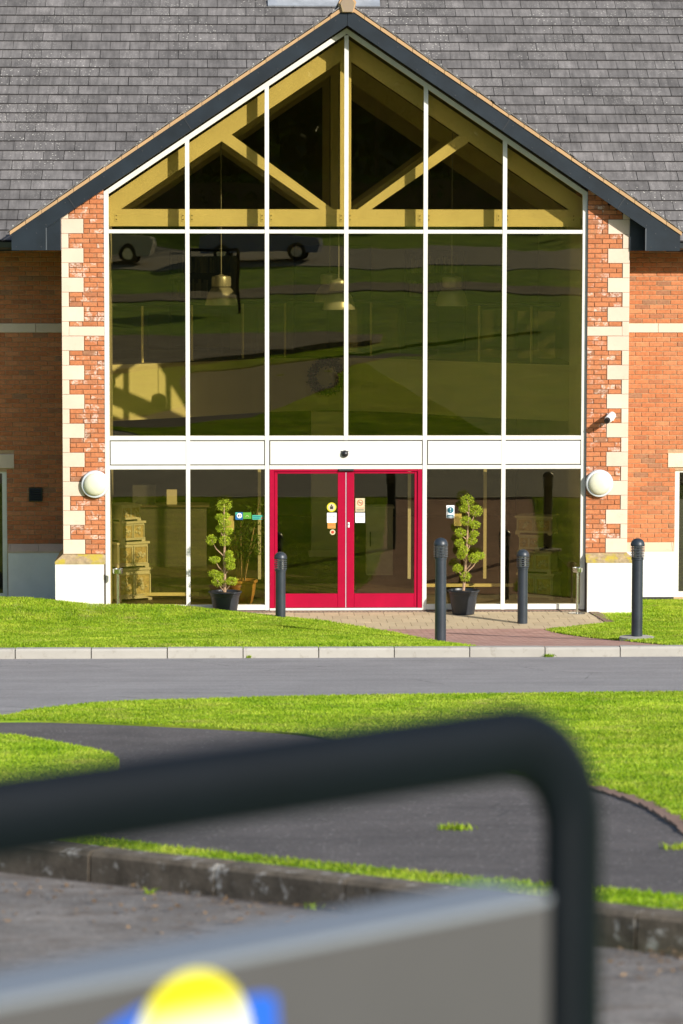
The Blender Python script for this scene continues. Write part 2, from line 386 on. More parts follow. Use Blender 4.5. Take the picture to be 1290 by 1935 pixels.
# ------------------------------------------------------------------ ground
def base_h(D):                       # ramp from the doors up to the far kerb
    t = min(max((D-2.2)/8.75, 0), 1); return .84*t**1.25
def plane_h(D): return .73 + .078*(D-11.1)
def terrain(D):
    if D < 2.2: return -.03
    if D < 11.1: return base_h(D)-.03
    if D < 85: return plane_h(D)
    return plane_h(85) + .02*(D-85)

mb = MB(); Ds = [-250, -60, -18, -2, 0, 2.2, 4, 6, 8, 10, 10.9, 11.2, 20, 34.4, 34.9, 40, 60, 85, 120, 200, 500]
Xs = [-500, -100, -30, -12, -6, 0, 6, 12, 30, 100, 500]
for D in Ds:
    z = terrain(D)-(.12 if D < 34.5 else .03)
    if D == 11.2: z -= .0
    for X in Xs: mb.v.append((X, -D, z))
nx = len(Xs)
for i in range(len(Ds)-1):
    for j in range(nx-1): mb.f.append((i*nx+j, (i+1)*nx+j, (i+1)*nx+j+1, i*nx+j+1)[::-1])
g = mb.build('ground', 'turf', None, True); tag(g, 'grassy ground rising from the building to the car park', 'ground', kind='structure')

def plane_poly(name, pts, dz, mat, label, thick=.08):
    ar = sum(pts[i][0]*-pts[(i+1) % len(pts)][1]+pts[(i+1) % len(pts)][0]*pts[i][1] for i in range(len(pts)))
    poly = [(x, -D) for x, D in pts]
    if ar < 0: poly = poly[::-1]
    m = MB().hprism(poly, lambda x, y: plane_h(-y)+dz-thick, lambda x, y: plane_h(-y)+dz)
    o = m.build(name, mat); tag(o, label, name, kind='structure'); return o

plane_poly('road', [(-60, 11.08), (60, 11.08), (60, 21.5), (-60, 21.5)], 0, 'road', 'grey asphalt road running past the building')
# tarmac footpath between lawns and car park edged by the old kerb
plane_poly('path', [(-60, 21.4), (60, 21.4), (60, 35.0), (-60, 35.0)], .004, 'path', 'dark tarmac footpath between the lawns')
plane_poly('car_park', [(-9, 26.6), (2.4, 38.0), (2.6, 40.2), (-12, 40.2), (-12, 24)], .012, 'carpark', 'worn tarmac car park strewn with leaf litter', .08)
plane_poly('road', [(-60, 60.5), (60, 60.5), (60, 68.5), (-60, 68.5)], .0, 'road', 'upper asphalt lane behind the viewpoint, mirrored in the panes')

def curve(pts, n=10):                 # Catmull-Rom
    P = [np.array(p, float) for p in pts]; out = []
    for i in range(len(P)-1):
        p0, p1, p2, p3 = P[max(i-1, 0)], P[i], P[i+1], P[min(i+2, len(P)-1)]
        for t in np.linspace(0, 1, n, endpoint=False):
            out.append(.5*((2*p1)+(-p0+p2)*t+(2*p0-5*p1+4*p2-p3)*t*t+(-p0+3*p1-3*p2+p3)*t**3))
    out.append(P[-1]); return [tuple(o) for o in out]

def in_poly(px, py, poly):
    c = np.zeros(len(px), bool); n = len(poly)
    for i in range(n):
        x0, y0 = poly[i]; x1, y1 = poly[(i+1) % n]
        if y0 == y1: continue
        c ^= ((y0 > py) != (y1 > py)) & (px < (x1-x0)*(py-y0)/(y1-y0)+x0)
    return c

def blades(name, X, D, Z, parent, hgt=(.025, .055), wid=.0045, lean=.35):
    n = len(X); a = nrng.uniform(0, 2*math.pi, n); h = nrng.uniform(*hgt, n); la = nrng.uniform(0, 2*math.pi, n); le = nrng.uniform(.1, lean, n)*h*1.6
    w = wid*nrng.uniform(.7, 1.4, n)
    b = np.stack([X, -D, Z-.006], 1); dx = np.stack([np.cos(a)*w, np.sin(a)*w, np.zeros(n)], 1)
    tip = b + np.stack([np.cos(la)*le, np.sin(la)*le, h], 1); mid = b + np.stack([np.cos(la)*le*.35, np.sin(la)*le*.35, h*.6], 1)
    v = np.stack([b-dx, b+dx, mid+dx*.8, tip, mid-dx*.8], 1).reshape(-1, 3)
    o = fast_mesh(name, v, np.arange(n*5).reshape(-1, 5), 'blade', parent)
    o['kind'] = 'stuff'; return o

# near lawns lying on the sloping plane
lawnA_up = curve([(-9, 22.2), (-5.2, 21.6), (-3.94, 20.75), (-3.7, 20.03), (-3.04, 19.08), (-2.02, 18.62), (-.74, 18.24), (1.15, 18.04), (2.72, 17.9), (9, 17.8)], 6)
lawnA_lo = curve([(9, 37.5), (4.2, 35.2), (1.8, 33.2), (1.02, 31.0), (.96, 30.17), (.91, 29.03), (.75, 28.02), (.57, 27.62), (-.1, 25.9), (-.96, 23.65), (-1.47, 22.73), (-2.95, 21.7), (-3.9, 21.39), (-5.2, 21.9), (-9, 22.5)], 6)
lawnB = curve([(-9, 21.6+1.9), (-5, 22.7), (-3.77, 23.27), (-3.48, 23.66), (-2.83, 25.06), (-2.70, 26.3), (-2.95, 28.3), (-2.9, 30.6), (-2.42, 31.35), (-1.5, 32.24), (-.75, 32.92), (.03, 33.57), (.44, 33.9), (3, 36.5), (7, 40.6)], 6)
kl = [(-6.0, 29.75), (-2.65, 32.85), (-1.78, 33.65), (-.19, 35.28), (.17, 35.6), (2.2, 37.4)]
kerbline = [(x, d) for x, d in kl]
polyB = lawnB + [(x+.10, d-.10) for x, d in kerbline[::-1]] + [(-9, 27.2)]
for nm, poly, lab, bb in (('lawn', lawnA_up+lawnA_lo, 'bright curved lawn between the road and the dark tarmac path', (-6.2, 4.8, 17.5, 33)),
                          ('lawn', polyB, 'small lawn wedge and grass strip behind the old mossy kerb', (-5.6, 2.2, 22.5, 37.2))):
    gz = .020 if poly is not polyB else .045
    o = plane_poly(nm, poly, gz, 'turf', lab, gz+.03)
    n = int((bb[1]-bb[0])*(bb[3]-bb[2])*4200); X = nrng.uniform(bb[0], bb[1], n); D = nrng.uniform(bb[2], bb[3], n)
    vis = np.abs(X+1.91-(50-D)*.037) < (50-D)*.118+1.1
    k = in_poly(X, D, poly) & vis; X, D = X[k], D[k]
    blades('grass', X, D, .73+.078*(D-11.1)+gz, o, (.012, .032), .0042, .6)
tuftX, tuftD = [], []
for cx, cdd, r, n in ((-.48, 30.34, .05, 120), (.73, 31.46, .04, 90), (-1.45, 33.98, .02, 30), (-2.3, 33.40, .015, 25), (2.05, 11.14, .035, 60), (-1.6, 11.12, .012, 25)):
    tuftX.append(nrng.normal(cx, r, n)); tuftD.append(nrng.normal(cdd, r*(.9 if cdd > 20 else .2), n))
X = np.concatenate(tuftX); D = np.concatenate(tuftD)
o = blades('weeds', X, D, .73+.078*(D-11.1)+.01, None, (.015, .045), .004, .9); tag(o, 'weeds sprouting from kerb joints and tarmac cracks', 'weeds', kind='stuff')

# lawns beside the entrance path
edgeL = [(.25, -3.72), (.5, -2.6), (.8, -1.25), (1.4, -.42), (2.3, .18), (3.4, .52), (5, .74), (7, .92), (9, 1.05), (10.96, 1.2)]
edgeR = [(.2, 3.78), (.9, 3.90), (1.55, 4.02), (2.1, 3.35), (2.55, 2.88), (3.4, 2.98), (5, 3.30), (6.4, 3.62), (8, 3.8), (10.96, 3.98)]
def interp(e, D): return float(np.interp(D, [a for a, b in e], [b for a, b in e]))
def lawn_z_left(X, D):
    e = np.interp(D, [a for a, b in edgeL], [b for a, b in edgeL]); t = np.clip((e-X)/1.6, 0, 1)
    b = .84*np.clip((D-2.2)/8.75, 0, 1)**1.25
    near = np.clip(1-D/7., 0, 1); cr = .15*np.clip((-X-3.9)/1.0, 0, 1)*np.exp(-((D-1.4)/1.1)**2); return cr + b-.015 + (.02+.17*t*t*(3-2*t)*(.25+.75*near))*np.clip((10.96-D)/.8, .12, 1) + .012*np.sin(X*2.1+D*1.3)*t
def lawn_z_right(X, D):
    e = np.interp(D, [a for a, b in edgeR], [b for a, b in edgeR]); t = np.clip((X-e)/1.2, 0, 1)
    b = .84*np.clip((D-2.2)/8.75, 0, 1)**1.25
    return b-.015 - .03*np.clip(1-D/2, 0, 1) + .05*t*np.clip((10.96-D)/.8, 0, 1)*np.clip(D/2, 0, 1) + .010*np.sin(X*2.6+D)*t
for zf, edge, side, lab in ((lawn_z_left, edgeL, -1, 'raised lawn mound between the white plinth and the pale kerb, with a bollard at its edge'),
                            (lawn_z_right, edgeR, 1, 'small lawn beside the bollard with a concrete collar')):
    mb = MB(); rows = np.linspace(.15 if side > 0 else .22, 10.96, 60); nc = 34
    for D in rows:
        e = interp(edge, D); far = side*14.
        for j in range(nc):
            t = (j/(nc-1))**1.8; X = e + (far-e)*t; mb.v.append((X, -D, float(zf(X, D))))
    for i in range(len(rows)-1):
        for j in range(nc-1):
            q = (i*nc+j, i*nc+j+1, (i+1)*nc+j+1, (i+1)*nc+j); mb.f.append(q if side < 0 else q[::-1])
    # extend behind the piers to the wing walls
    o = mb.build('lawn', 'turf', None, True, 80); tag(o, lab, 'lawn', kind='structure')
    n = 210000 if side < 0 else 105000
    X = nrng.uniform(-6.3, 1.3, n) if side < 0 else nrng.uniform(2.8, 6.4, n); D = nrng.uniform(.25, 10.94, n)
    e = np.interp(D, [a for a, b in edge], [b for a, b in edge]) + nrng.normal(0, .03, n)
    k = (X < e) if side < 0 else (X > e); X, D = X[k], D[k]
    blades('grass', X, D, zf(X, D), o, (.016, .040), .0056, .6)
    m2 = MB(); x0, x1 = (-14, -4.3) if side < 0 else (4.3, 14)
    zz = -.03 if side < 0 else float(zf(5, .15))
    m2.box(x0, x1, -.26 if side < 0 else -.2, 1.7, zz-.2, zz-.004)
    b = m2.build('turf_bed', 'turf', o)
    n = 26000; X = nrng.uniform(*((-6.3, -4.45) if side < 0 else (4.45, 6.4)), n); D = nrng.uniform(-1.45, .2, n)
    blades('grass', X, D, np.full(n, zz-.002), o, (.016, .04), .0056, .6)

# entrance paving
pv = empty('pavement', (0, 0, -.03)); tag(pv, 'buff slab paving in front of the red doors', 'paving', kind='structure')
MB().box(-4.0, 4.1, -2.35, .1, -.16, -.045).build('paving_bed', 'mortar', pv)
slab = mesh_only(MB().box(-.113, .113, -.222, .222, -.04, 0), 'slab', 'paver')
for r in range(5):
    y = -.30 - .45*r; xo = (.115 if r % 2 else 0)
    for c in range(-18, 19):
        X = c*.232+xo
        if X > 4.0-.0*r: continue
        if X < interp(edgeL, min(-y, 10))-.5: continue
        inst('paver', slab, pv, (X, y, -.03+rnd.uniform(-.0015, .0015)))
for r, y in enumerate((-.075,)):
    edge_m = mesh_only(MB().box(-.105, .105, -.05, .05, -.05, 0), 'edge_brick', 'edging')
    for c in range(-17, 18): inst('threshold_brick', edge_m, pv, (c*.215, -.03, -.012))
ch = MB().box(-3.7, 3.75, -.10, -.078, -.06, -.024).build('drain_channel', 'dark', pv)
dm = mesh_only(MB().box(-.018, .018, -.005, .005, -.004, .003), 'grate_bar', 'capstone_pale')
gm = MB()
for c in range(118): gm.box(-3.68+c*.063, -3.645+c*.063, -.101, -.077, -.023, -.0215)
o = gm.build('drain_grating', 'capstone_pale', pv); o['kind'] = 'stuff'
# diagonal brick edging beside the right lawn
eb = mesh_only(MB().box(-.05, .05, -.105, .105, -.06, 0), 'edge_brick', 'edging')
for i in range(8):
    t = i/7; inst('edging_brick', eb, pv, (3.86+.10*t, -.22-1.25*t, -.016), (1.5, .85, 1))
# red block ramp
mb = MB(); rows = np.linspace(2.3, 10.97, 40)
for D in rows:
    z = base_h(D)-.024
    for X in (interp(edgeL, D)-.6, 2.2, interp(edgeR, D)+.6): mb.v.append((X, -D, z))
for i in range(39):
    for j in range(2): mb.f.append((i*3+j, i*3+j+1, (i+1)*3+j+1, (i+1)*3+j)[::-1])
o = mb.build('path', 'pink', None, True); tag(o, 'red block paved ramp between the two lawns', 'path', kind='structure')

# kerbs
kb = empty('kerb', (0, -11.04, .84)); tag(kb, 'straight pale concrete kerb along the far side of the road', 'kerb', kind='structure')
kp = [(-.076, -.25), (.076, -.25), (.076, .845-.84+.0), (-.055, .005), (-.076, -.02)]
L = .915
m = MB(); n = len(kp)
m.add([(-L/2+.004, y, z) for y, z in kp]+[(L/2-.004, y, z) for y, z in kp], [tuple(range(n)), tuple(range(2*n-1, n-1, -1))]+[(i, i+n, (i+1) % n+n, (i+1) % n) for i in range(n)])
ks = mesh_only(m, 'kerb_stone', 'kerb')
for i in range(-9, 10):
    o = inst('kerb_stone', ks, kb, (.17+i*.919+L/2, -11.035+rnd.uniform(-.004, .004), .845+rnd.uniform(-.004, .004)))
    o.rotation_euler.z = rnd.uniform(-.004, .004)
kb2 = empty('kerb', (-1, -34, 2.5)); tag(kb2, 'old dark mossy kerb edging the car park', 'kerb', kind='structure')
pts = kerbline
for i in range(len(pts)-1): pass
seg = []
tot = [0]
for i in range(len(pts)-1): tot.append(tot[-1]+math.dist(pts[i], pts[i+1]))
def along(s):
    return (float(np.interp(s, tot, [p[0] for p in pts])), float(np.interp(s, tot, [p[1] for p in pts])))
s = 0
while s+.92 < tot[-1]:
    a, b = along(s+.006), along(s+.91); tx, td = (b[0]-a[0]), (b[1]-a[1]); ln = math.hypot(tx, td); nx_, nd = -td/ln, tx/ln   # towards the car park (greater D)
    if nd < 0: nx_, nd = -nx_, -nd
    m = MB(); W = .17; vs = []
    for (px, pd) in (a, b):
        z0 = plane_h(pd); 
        for off, z in ((0, z0-.15), (.008, z0+.145), (.03, z0+.168), (W, z0+.168), (W, z0-.15)):
            vs.append((px-nx_*off+rnd.uniform(-.003, .003), -(pd-nd*off), z))
    m.add(vs, [(0,1,2,3,4), (9,8,7,6,5)]+[(i, i+5, (i+1) % 5+5, (i+1) % 5) for i in range(5)])
    m.build('kerb_stone', 'kerb_old', kb2); s += .917
# brick edging of the curved lawn at the right
eb2 = empty('edging', (.9, -29, 2.2)); tag(eb2, 'worn brick edging round the curved lawn', 'edging', kind='structure')
lo = [p for p in lawnA_lo if p[1] < 34 and p[0] > .2]
cum = [0]
for i in range(len(lo)-1): cum.append(cum[-1]+math.dist(lo[i], lo[i+1]))
bm_ = mesh_only(MB().box(-.105, .105, -.05, .05, -.08, 0), 'edge_brick', 'edging')
s = .1
while s < cum[-1]-.1:
    x = float(np.interp(s, cum, [p[0] for p in lo])); d = float(np.interp(s, cum, [p[1] for p in lo]))
    x2 = float(np.interp(s+.05, cum, [p[0] for p in lo])); d2 = float(np.interp(s+.05, cum, [p[1] for p in lo]))
    o = inst('edging_brick', bm_, eb2, (x-.02, -d-.04, plane_h(d)+.03+rnd.uniform(-.008, .004))); o.rotation_euler.z = math.atan2(-(d2-d), x2-x)+rnd.uniform(-.05, .05); s += .222
# fallen leaves
def litter(name, spots, lab, parent=None):
    c = np.concatenate([np.stack([nrng.normal(x, sx, n), -nrng.normal(d, sd, n), np.zeros(n)], 1) for x, d, sx, sd, n in spots])
    c[:, 2] = .73+.078*(-c[:, 1]-11.1)+.022+nrng.uniform(0, .012, len(c))
    v, f = leaf_quads(c, .022, nrng, 1.2); zc = np.repeat(c[:, 2], 4); v[:, 2] = zc+(v[:, 2]-zc)*.3
    o = fast_mesh(name, v, f, 'leaflit'); tag(o, lab, 'leaves', kind='stuff')
litter('fallen_leaves', [(-2.3, 33.9, .5, .35, 110), (-1.6, 34.5, .5, .4, 80), (.15, 36.2, .25, .25, 70), (.2, 35.75, .2, .08, 90), (-3, 33.3, .3, .2, 60)], 'brown leaf litter scattered below the old kerb')

# ------------------------------------------------------------------ the building
BL = empty('gabled_building', (0, 0, 0))
tag(BL, 'red brick building with a tall glazed gable, grey tiled roof and red entrance doors', 'building')
SL = .670                                            # gable slope
PY = -.10                                            # pier brick face
WY = 1.55                                            # wing wall face
FB, HB = .215, .1025
def sub(name, mb, mat, parent, smooth=False, angle=None): return mb.build(name, mat, parent, smooth, angle)
brick_full = mesh_only(MB().bbox(0, FB, 0, .07, 0, .065, .005), 'brick', 'brick')
brick_half = mesh_only(MB().bbox(0, HB, 0, .07, 0, .065, .005), 'brick', 'brick')
brick_cut = mesh_only(MB().bbox(0, .075, 0, .07, 0, .065, .005), 'brick', 'brick')
CAPZ = .892; C_ = .075
def gable_under(x): return 9.0 - SL*abs(x)
for side in (-1, 1):
    inner, outer = side*3.735, side*4.385
    lo, hi = min(inner, outer), max(inner, outer)
    topz_in, topz_out = gable_under(inner)-.0, gable_under(outer)-.0
    core = MB().prism([(lo, -.2), (hi, -.2), (hi, gable_under(hi)), (lo, gable_under(lo))], PY+.012, WY+.1)
    pr = core.build('brick_pier', 'mortar_dk', BL)
    # outer return face so that a step to the side still shows masonry
    # courses
    rows = []                                        # (z, long?)
    z = CAPZ; i = 0
    while i < 45: rows.append((z+i*C_, (i//3) % 2 == 0)); i += 1
    zb = CAPZ+45*C_; band = (zb, zb+2*C_)
    rows.append((zb+2*C_, False)); i = 0
    while zb+3*C_+i*C_ < 6.6: rows.append((zb+3*C_+i*C_, (i//3) % 2 == 0)); i += 1
    ALT = 0
    for k, (rz, lg) in enumerate(rows):
        q = .336 if lg else .11
        a = outer-side*q - side*.010; wdt = abs(inner-a)     # brick field from inner edge outwards
        lim = gable_under(outer)-.03
        x = 0.0; n = 0
        while x < wdt-.05:
            full = ((k % 2) == 0) if n == 0 else True
            bw = FB if full else HB
            if x+bw > wdt-.03: bw = wdt-x
            me = brick_full if abs(bw-FB) < .03 else (brick_half if bw > .09 else brick_cut)
            mw = FB if me is brick_full else (HB if me is brick_half else .075)
            bx0 = inner-side*0 + side*x
            x0 = min(bx0, bx0+side*bw)
            corner = max(abs(x0), abs(x0+bw))
            if rz+.03 < gable_under(corner)+.12:
                inst('brick', me, pr, (x0, PY+rnd.uniform(-.0025, .0025), rz+.005), (bw/mw, 1, 1))
            x += bw+.010; n += 1
    # quoins
    def quoin(z0, z1, lng, nm='quoin_stone'):
        q = .336 if lng else .107
        x0, x1 = sorted((outer, outer-side*q))
        if z1 > gable_under(outer)+.10: z1 = gable_under(outer)+.10
        if z1-z0 < .03: return
        sub(nm, MB().bbox(x0, x1, PY-.004, PY+.3 if lng else PY+.5, z0+.002, z1-.002, .004), 'quoin', pr)
    for gidx in range(15): quoin(CAPZ+gidx*3*C_, CAPZ+(gidx+1)*3*C_, gidx % 2 == 0)
    zz = zb+3*C_
    quoin(zb, zb+3*C_, False)
    gidx = 0
    while zz < 6.5: quoin(zz, zz+3*C_, gidx % 2 == 0); zz += 3*C_; gidx += 1
    x0, x1 = sorted((inner, outer-side*.109))
    sub('string_course', MB().bbox(x0, x1, PY-.003, PY+.1, band[0]+.004, band[1]-.004, .004), 'quoin', pr)
    # side return of the pier as coursed bricks (texture beyond the view)
    xs = sorted((outer-side*.02, outer+side*.001))
    sub('side_return', MB().box(xs[0], xs[1], PY+.5, WY, CAPZ, 5.6), 'bricktex', pr)
    # plinth and sloped cap
    px0, px1 = sorted((inner+side*.02, outer+side*.12))
    sub('plinth', MB().box(px0, px1, PY-.12, WY+.1, -.25, .745), 'plinth', pr)
    yo, yi = PY-.125, PY+.02; ox, ix = outer+side*.125, outer-side*.0
    prof = []
    for (c0, c1) in ((inner, outer-side*.20), (outer-side*.204, None)):
        m = MB()
        xa = inner+side*.0 if c0 == inner else c0
        if c1 is not None:
            vs = []
            for X in (c0, c1): vs += [(X, yo, .745), (X, yo, .785), (X, yi, .892), (X, yi, .745)]
            m.add(vs, [(0,1,2,3), (7,6,5,4), (0,4,5,1), (1,5,6,2), (2,6,7,3), (3,7,4,0)])
        else:
            # mitred corner block
            A = [(c0, yo), (ox, yo), (ox, WY+.05), (c0, WY+.05)]
            B = [(c0, yi), (ix, yi), (ix, WY+.05), (c0, WY+.05)]
            vs = [(x, y, .745) for x, y in A]+[(x, y, .785) for x, y in A]+[(x, y, .892) for x, y in B]
            m.add(vs, [(3,2,1,0), (8,9,10,11)]+[(i, (i+1) % 4, (i+1) % 4+4, i+4) for i in range(4)]+[(i+4, (i+1) % 4+4, (i+1) % 4+8, i+8) for i in range(4)])
        sub('plinth_cap', m, 'capstone', pr)
    sub('jamb_gasket', MB().box(*sorted((inner-side*.004, inner+side*.012)), PY+.004, .0, 0, gable_under(inner)), 'gap', pr)

# wing walls
wing_b = {}
for side in (-1, 1):
    near = side*4.36
    xs = sorted((near, side*12.0))
    WL = 5.36; WR = 6.9                              # window opening
    core = MB()
    for (a, b, z0, z1) in ((4.36, WL, -.3, 5.62), (WL, WR, -.3, .0), (WL, WR, 2.05, 5.62), (WR, 12., -.3, 5.62)):
        x0, x1 = sorted((side*a, side*b)); core.box(x0, x1, WY+.010, WY+.32, z0, z1)
    wl = core.build('wing_wall', 'mortar', BL)
    m = MB(); m2 = MB()
    k = 0; z = CAPZ
    while z+.07 < 5.62:
        skip = zb-.001 <= z < zb+2*C_-.01
        if not skip:
            x = 4.36-(.0 if k % 2 else .1125)
            while x < 7.4:
                a, b = max(x, 4.36), x+FB
                if z < 2.04 and b > WL and a < WR:                       # window
                    if a < WL-.04: b = WL
                    elif b > WR+.04: a = WR
                    else: x += FB+.01; continue
                if 2.09 < z+.06 and z < 2.33-.01 and b > WL-.115 and a < WR+.1:
                    if a < WL-.15: b = WL-.12
                    else: x += FB+.01; continue
                if b-a > .03:
                    x0, x1 = sorted((side*a, side*b)); m.bbox(x0, x1, WY+rnd.uniform(-.002, .002), WY+.05, z+.005, z+.07, .004)
                x += FB+.01
        z += C_; k += 1
    o = m.build('brickwork', 'brick2', wl); o['kind'] = 'stuff'
    x0, x1 = sorted((side*7.41, side*12.0)); MB().box(x0, x1, WY-.001, WY+.02, CAPZ, 5.62).build('far_brickwork', 'bricktex', wl)
    # string course blocks
    edges = [4.37, 5.06, 5.96, 6.86, 7.76, 8.7, 9.6, 10.5, 12] if side > 0 else [4.37, 4.88, 5.78, 6.68, 7.6, 8.5, 9.6, 10.5, 12]
    for a, b in zip(edges, edges[1:]):
        x0, x1 = sorted((side*a, side*b)); MB().bbox(x0+.003, x1-.003, WY-.008, WY+.06, zb+.002, zb+2*C_-.004, .004).build('string_course', 'quoin', wl)
    # plinth, cap
    for (a, b) in ((4.36, WL-.02), (WR+.02, 12)):
        x0, x1 = sorted((side*a, side*b))
        MB().box(x0, x1, WY-.12, WY+.05, .02, .755).build('plinth', 'plinth', wl)
        MB().box(x0, x1, WY-.105, WY+.04, -.25, .02).build('damp_course', 'bitumen', wl)
        cuts = [a, min(a+.5, b), min(a+.95, b), b] if b-a < 2 else [a, a+.9, a+1.8, a+2.7, a+3.6, b]
        for c0, c1 in zip(cuts, cuts[1:]):
            if c1-c0 < .03: continue
            q0, q1 = sorted((side*c0, side*c1)); vs = []
            for X in (q0+.002, q1-.002): vs += [(X, WY-.125, .755), (X, WY-.125, .785), (X, WY+.012, .892), (X, WY+.012, .755)]
            MB().add(vs, [(0,1,2,3), (7,6,5,4), (0,4,5,1), (1,5,6,2), (2,6,7,3), (3,7,4,0)]).build('plinth_cap', 'capstone_pale', wl)
    x0, x1 = sorted((side*(WL-.12), side*(WR+.1))); MB().bbox(x0, x1, WY-.012, WY+.1, 2.105, 2.33, .005).build('window_lintel', 'quoin', wl)
    # window
    wn = empty('wing_window', (side*(WL+WR)/2, WY, 0), BL)
    x0, x1 = sorted((side*WL, side*WR))
    for (a, b, c, d) in ((x0, x0+.075, 0, 2.10), (x1-.075, x1, 0, 2.10), (x0+.075, x1-.075, 2.02, 2.10), (x0+.075, x1-.075, 0, .09), ((x0+x1)/2-.035, (x0+x1)/2+.035, .09, 2.02)):
        MB().box(a, b, WY+.03, WY+.10, c, d).build('window_frame', 'white', wn)
    for a, b in ((x0+.075, (x0+x1)/2-.035), ((x0+x1)/2+.035, x1-.075)):
        MB().box(a, b, WY+.06, WY+.066, .09, 2.02).build('pane', 'clear', wn)
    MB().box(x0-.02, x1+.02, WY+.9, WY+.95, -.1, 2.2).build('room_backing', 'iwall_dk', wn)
    # eave soffit, fascia and gutter of the main roof
    x0, x1 = sorted((side*5.10, side*12))
    MB().box(x0, x1, .98, WY+.1, 5.585, 5.62).build('soffit', 'barge', wl)
    MB().box(x0, x1, .955, .98, 5.565, 5.74).build('eaves_board', 'barge', wl)
    gp = [(.955, 5.70), (.94, 5.63), (.90, 5.60), (.86, 5.63), (.845, 5.705), (.835, 5.705), (.852, 5.622), (.90, 5.588), (.948, 5.622), (.963, 5.70)]
    n = len(gp); mm = MB(); mm.add([(x0, y, z) for y, z in gp]+[(x1, y, z) for y, z in gp], [tuple(range(n)), tuple(range(2*n-1, n-1, -1))]+[(i, i+n, (i+1) % n+n, (i+1) % n) for i in range(n)])
    mm.build('gutter', 'dark', wl)
    x0, x1 = sorted((side*12.0, side*12.3)); MB().box(x0, x1, WY, 17, -.3, 5.6).build('end_wall', 'bricktex', BL)
MB().box(-12.3, 12.3, 17, 17.3, -.3, 5.7).build('rear_wall', 'bricktex', BL)

# air brick on the shaded wing wall
vg = empty('wall_vent', (-4.90, WY, 1.67)); tag(vg, 'square black louvred wall vent on the shaded brick wall', 'vent')
MB().box(-5.01, -4.79, WY-.02, WY+.01, 1.575, 1.795).build('vent_frame', 'vent', vg)
for i in range(7):
    z = 1.595+i*.027; MB().add([(-4.99, WY-.035, z), (-4.81, WY-.035, z), (-4.81, WY-.021, z+.018), (-4.99, WY-.021, z+.018)], [(0,1,2,3)]).build('vent_slat', 'vent', vg)

# ------------------------------------------------------------------ roofs
RS = .6745; RA = math.atan(RS); EY, EZ = .93, 5.735
def mainz(y): return EZ + (y-EY)*RS
RF = empty('main_roof', (0, EY, EZ), BL)
YV = EY+(9.30-EZ)/RS; RY = 9.2
for side in (-1, 1):
    poly = [(side*5.12, EY), (side*12.4, EY), (side*12.4, RY), (0, RY), (0, YV)]
    if side < 0: poly = poly[::-1]
    MB().hprism(poly, lambda x, y: mainz(y)-.14, lambda x, y: mainz(y)-.035).build('roof_deck', 'deck', RF)
MB().hprism([(-12.4, RY), (12.4, RY), (12.4, 17.6), (-12.4, 17.6)], lambda x, y: mainz(2*RY-y)-.14, lambda x, y: mainz(2*RY-y)).build('rear_slope', 'tile', RF)
TWD, GA = .332, .288
tm = MB(); ln = GA+.045; th = .026
# tile local: x across, y up-slope, z normal; lower edge thick
tm.add([(-TWD/2+.0035, 0, 0), (TWD/2-.0035, 0, 0), (TWD/2-.0035, ln, -th), (-TWD/2+.0035, ln, -th), (-TWD/2+.0035, .004, th), (TWD/2-.0035, .004, th), (TWD/2-.0035, ln, .002), (-TWD/2+.0035, ln, .002)],
       [(0,3,2,1),(4,5,6,7),(0,1,5,4),(1,2,6,5),(2,3,7,6),(3,0,4,7)])
tile_me = mesh_only(tm, 'tile', 'tile'); tile_me.materials.append(MT['tile_edge']); tile_me.polygons[2].material_index = 1
ca, sa = math.cos(RA), math.sin(RA); tiles = []; nr = int((RY-EY)/ca/GA)
for r in range(nr):
    s = r*GA-.03; y = EY+s*ca; z = EZ+s*sa
    for c in range(-38, 39):
        X = c*TWD+(TWD/2 if r % 2 else 0)
        if abs(X) > 12.2: continue
        top = mainz(y+.25)
        if top < 9.33-SL*abs(X)-.02 and abs(X) < 5.3: continue
        tiles.append((X, y, z, r))
vis = [t for t in tiles if abs(t[0]) < 5.9 and t[2] < 9.75]
vis.sort(key=lambda t: -(1/(t[1]+50)*(1 if abs(t[0]) < 5.35 else .5)))
solo = set(vis[:300]); mj = MB()
def tile_tf(t):
    a = RA+rnd.uniform(-.008, .008); return a
for t in tiles:
    a = RA+rnd.uniform(-.010, .006); dx = rnd.uniform(-.003, .003)
    if t in solo:
        o = inst('roof_tile', tile_me, RF, (t[0]+dx, t[1], t[2])); o.rotation_euler = (a, 0, rnd.uniform(-.004, .004))
    else:
        c2, s2 = math.cos(a), math.sin(a)
        mj.add([(t[0]+dx+x, t[1]+yy*c2-zz*s2, t[2]+yy*s2+zz*c2) for x, yy, zz in tm.v], tm.f)
o = mj.build('roof_tile_field', 'tile', RF); o['kind'] = 'stuff'; o.data.materials.append(MT['tile_edge'])
o.data.polygons.foreach_set('material_index', [1 if i % 6 == 2 else 0 for i in range(len(o.data.polygons))])
YL = 7.06
# rooflight with lead flashing at the top of the slope
yl = YL; zl = mainz(yl)
n_ = Vector((0, -sa, ca)); up = Vector((0, ca, sa)); base = Vector((-.13, yl, zl))
def slope_box(x0, x1, s0, s1, h0, h1, name, mat):
    vs = [base+Vector((x, 0, 0))+up*s+n_*h for h in (h0, h1) for x, s in ((x0, s0), (x1, s0), (x1, s1), (x0, s1))]
    return MB().add(vs, [(0,3,2,1),(4,5,6,7),(0,1,5,4),(1,2,6,5),(2,3,7,6),(3,0,4,7)]).build(name, mat, RF)
slope_box(-.98, .98, -.20, .02, .025, .045, 'lead_apron', 'lead')
slope_box(-.83, .83, .02, 1.4, .0, .16, 'rooflight_frame', 'white')
slope_box(-.75, .75, .10, 1.3, .15, .165, 'rooflight_pane', 'clear')

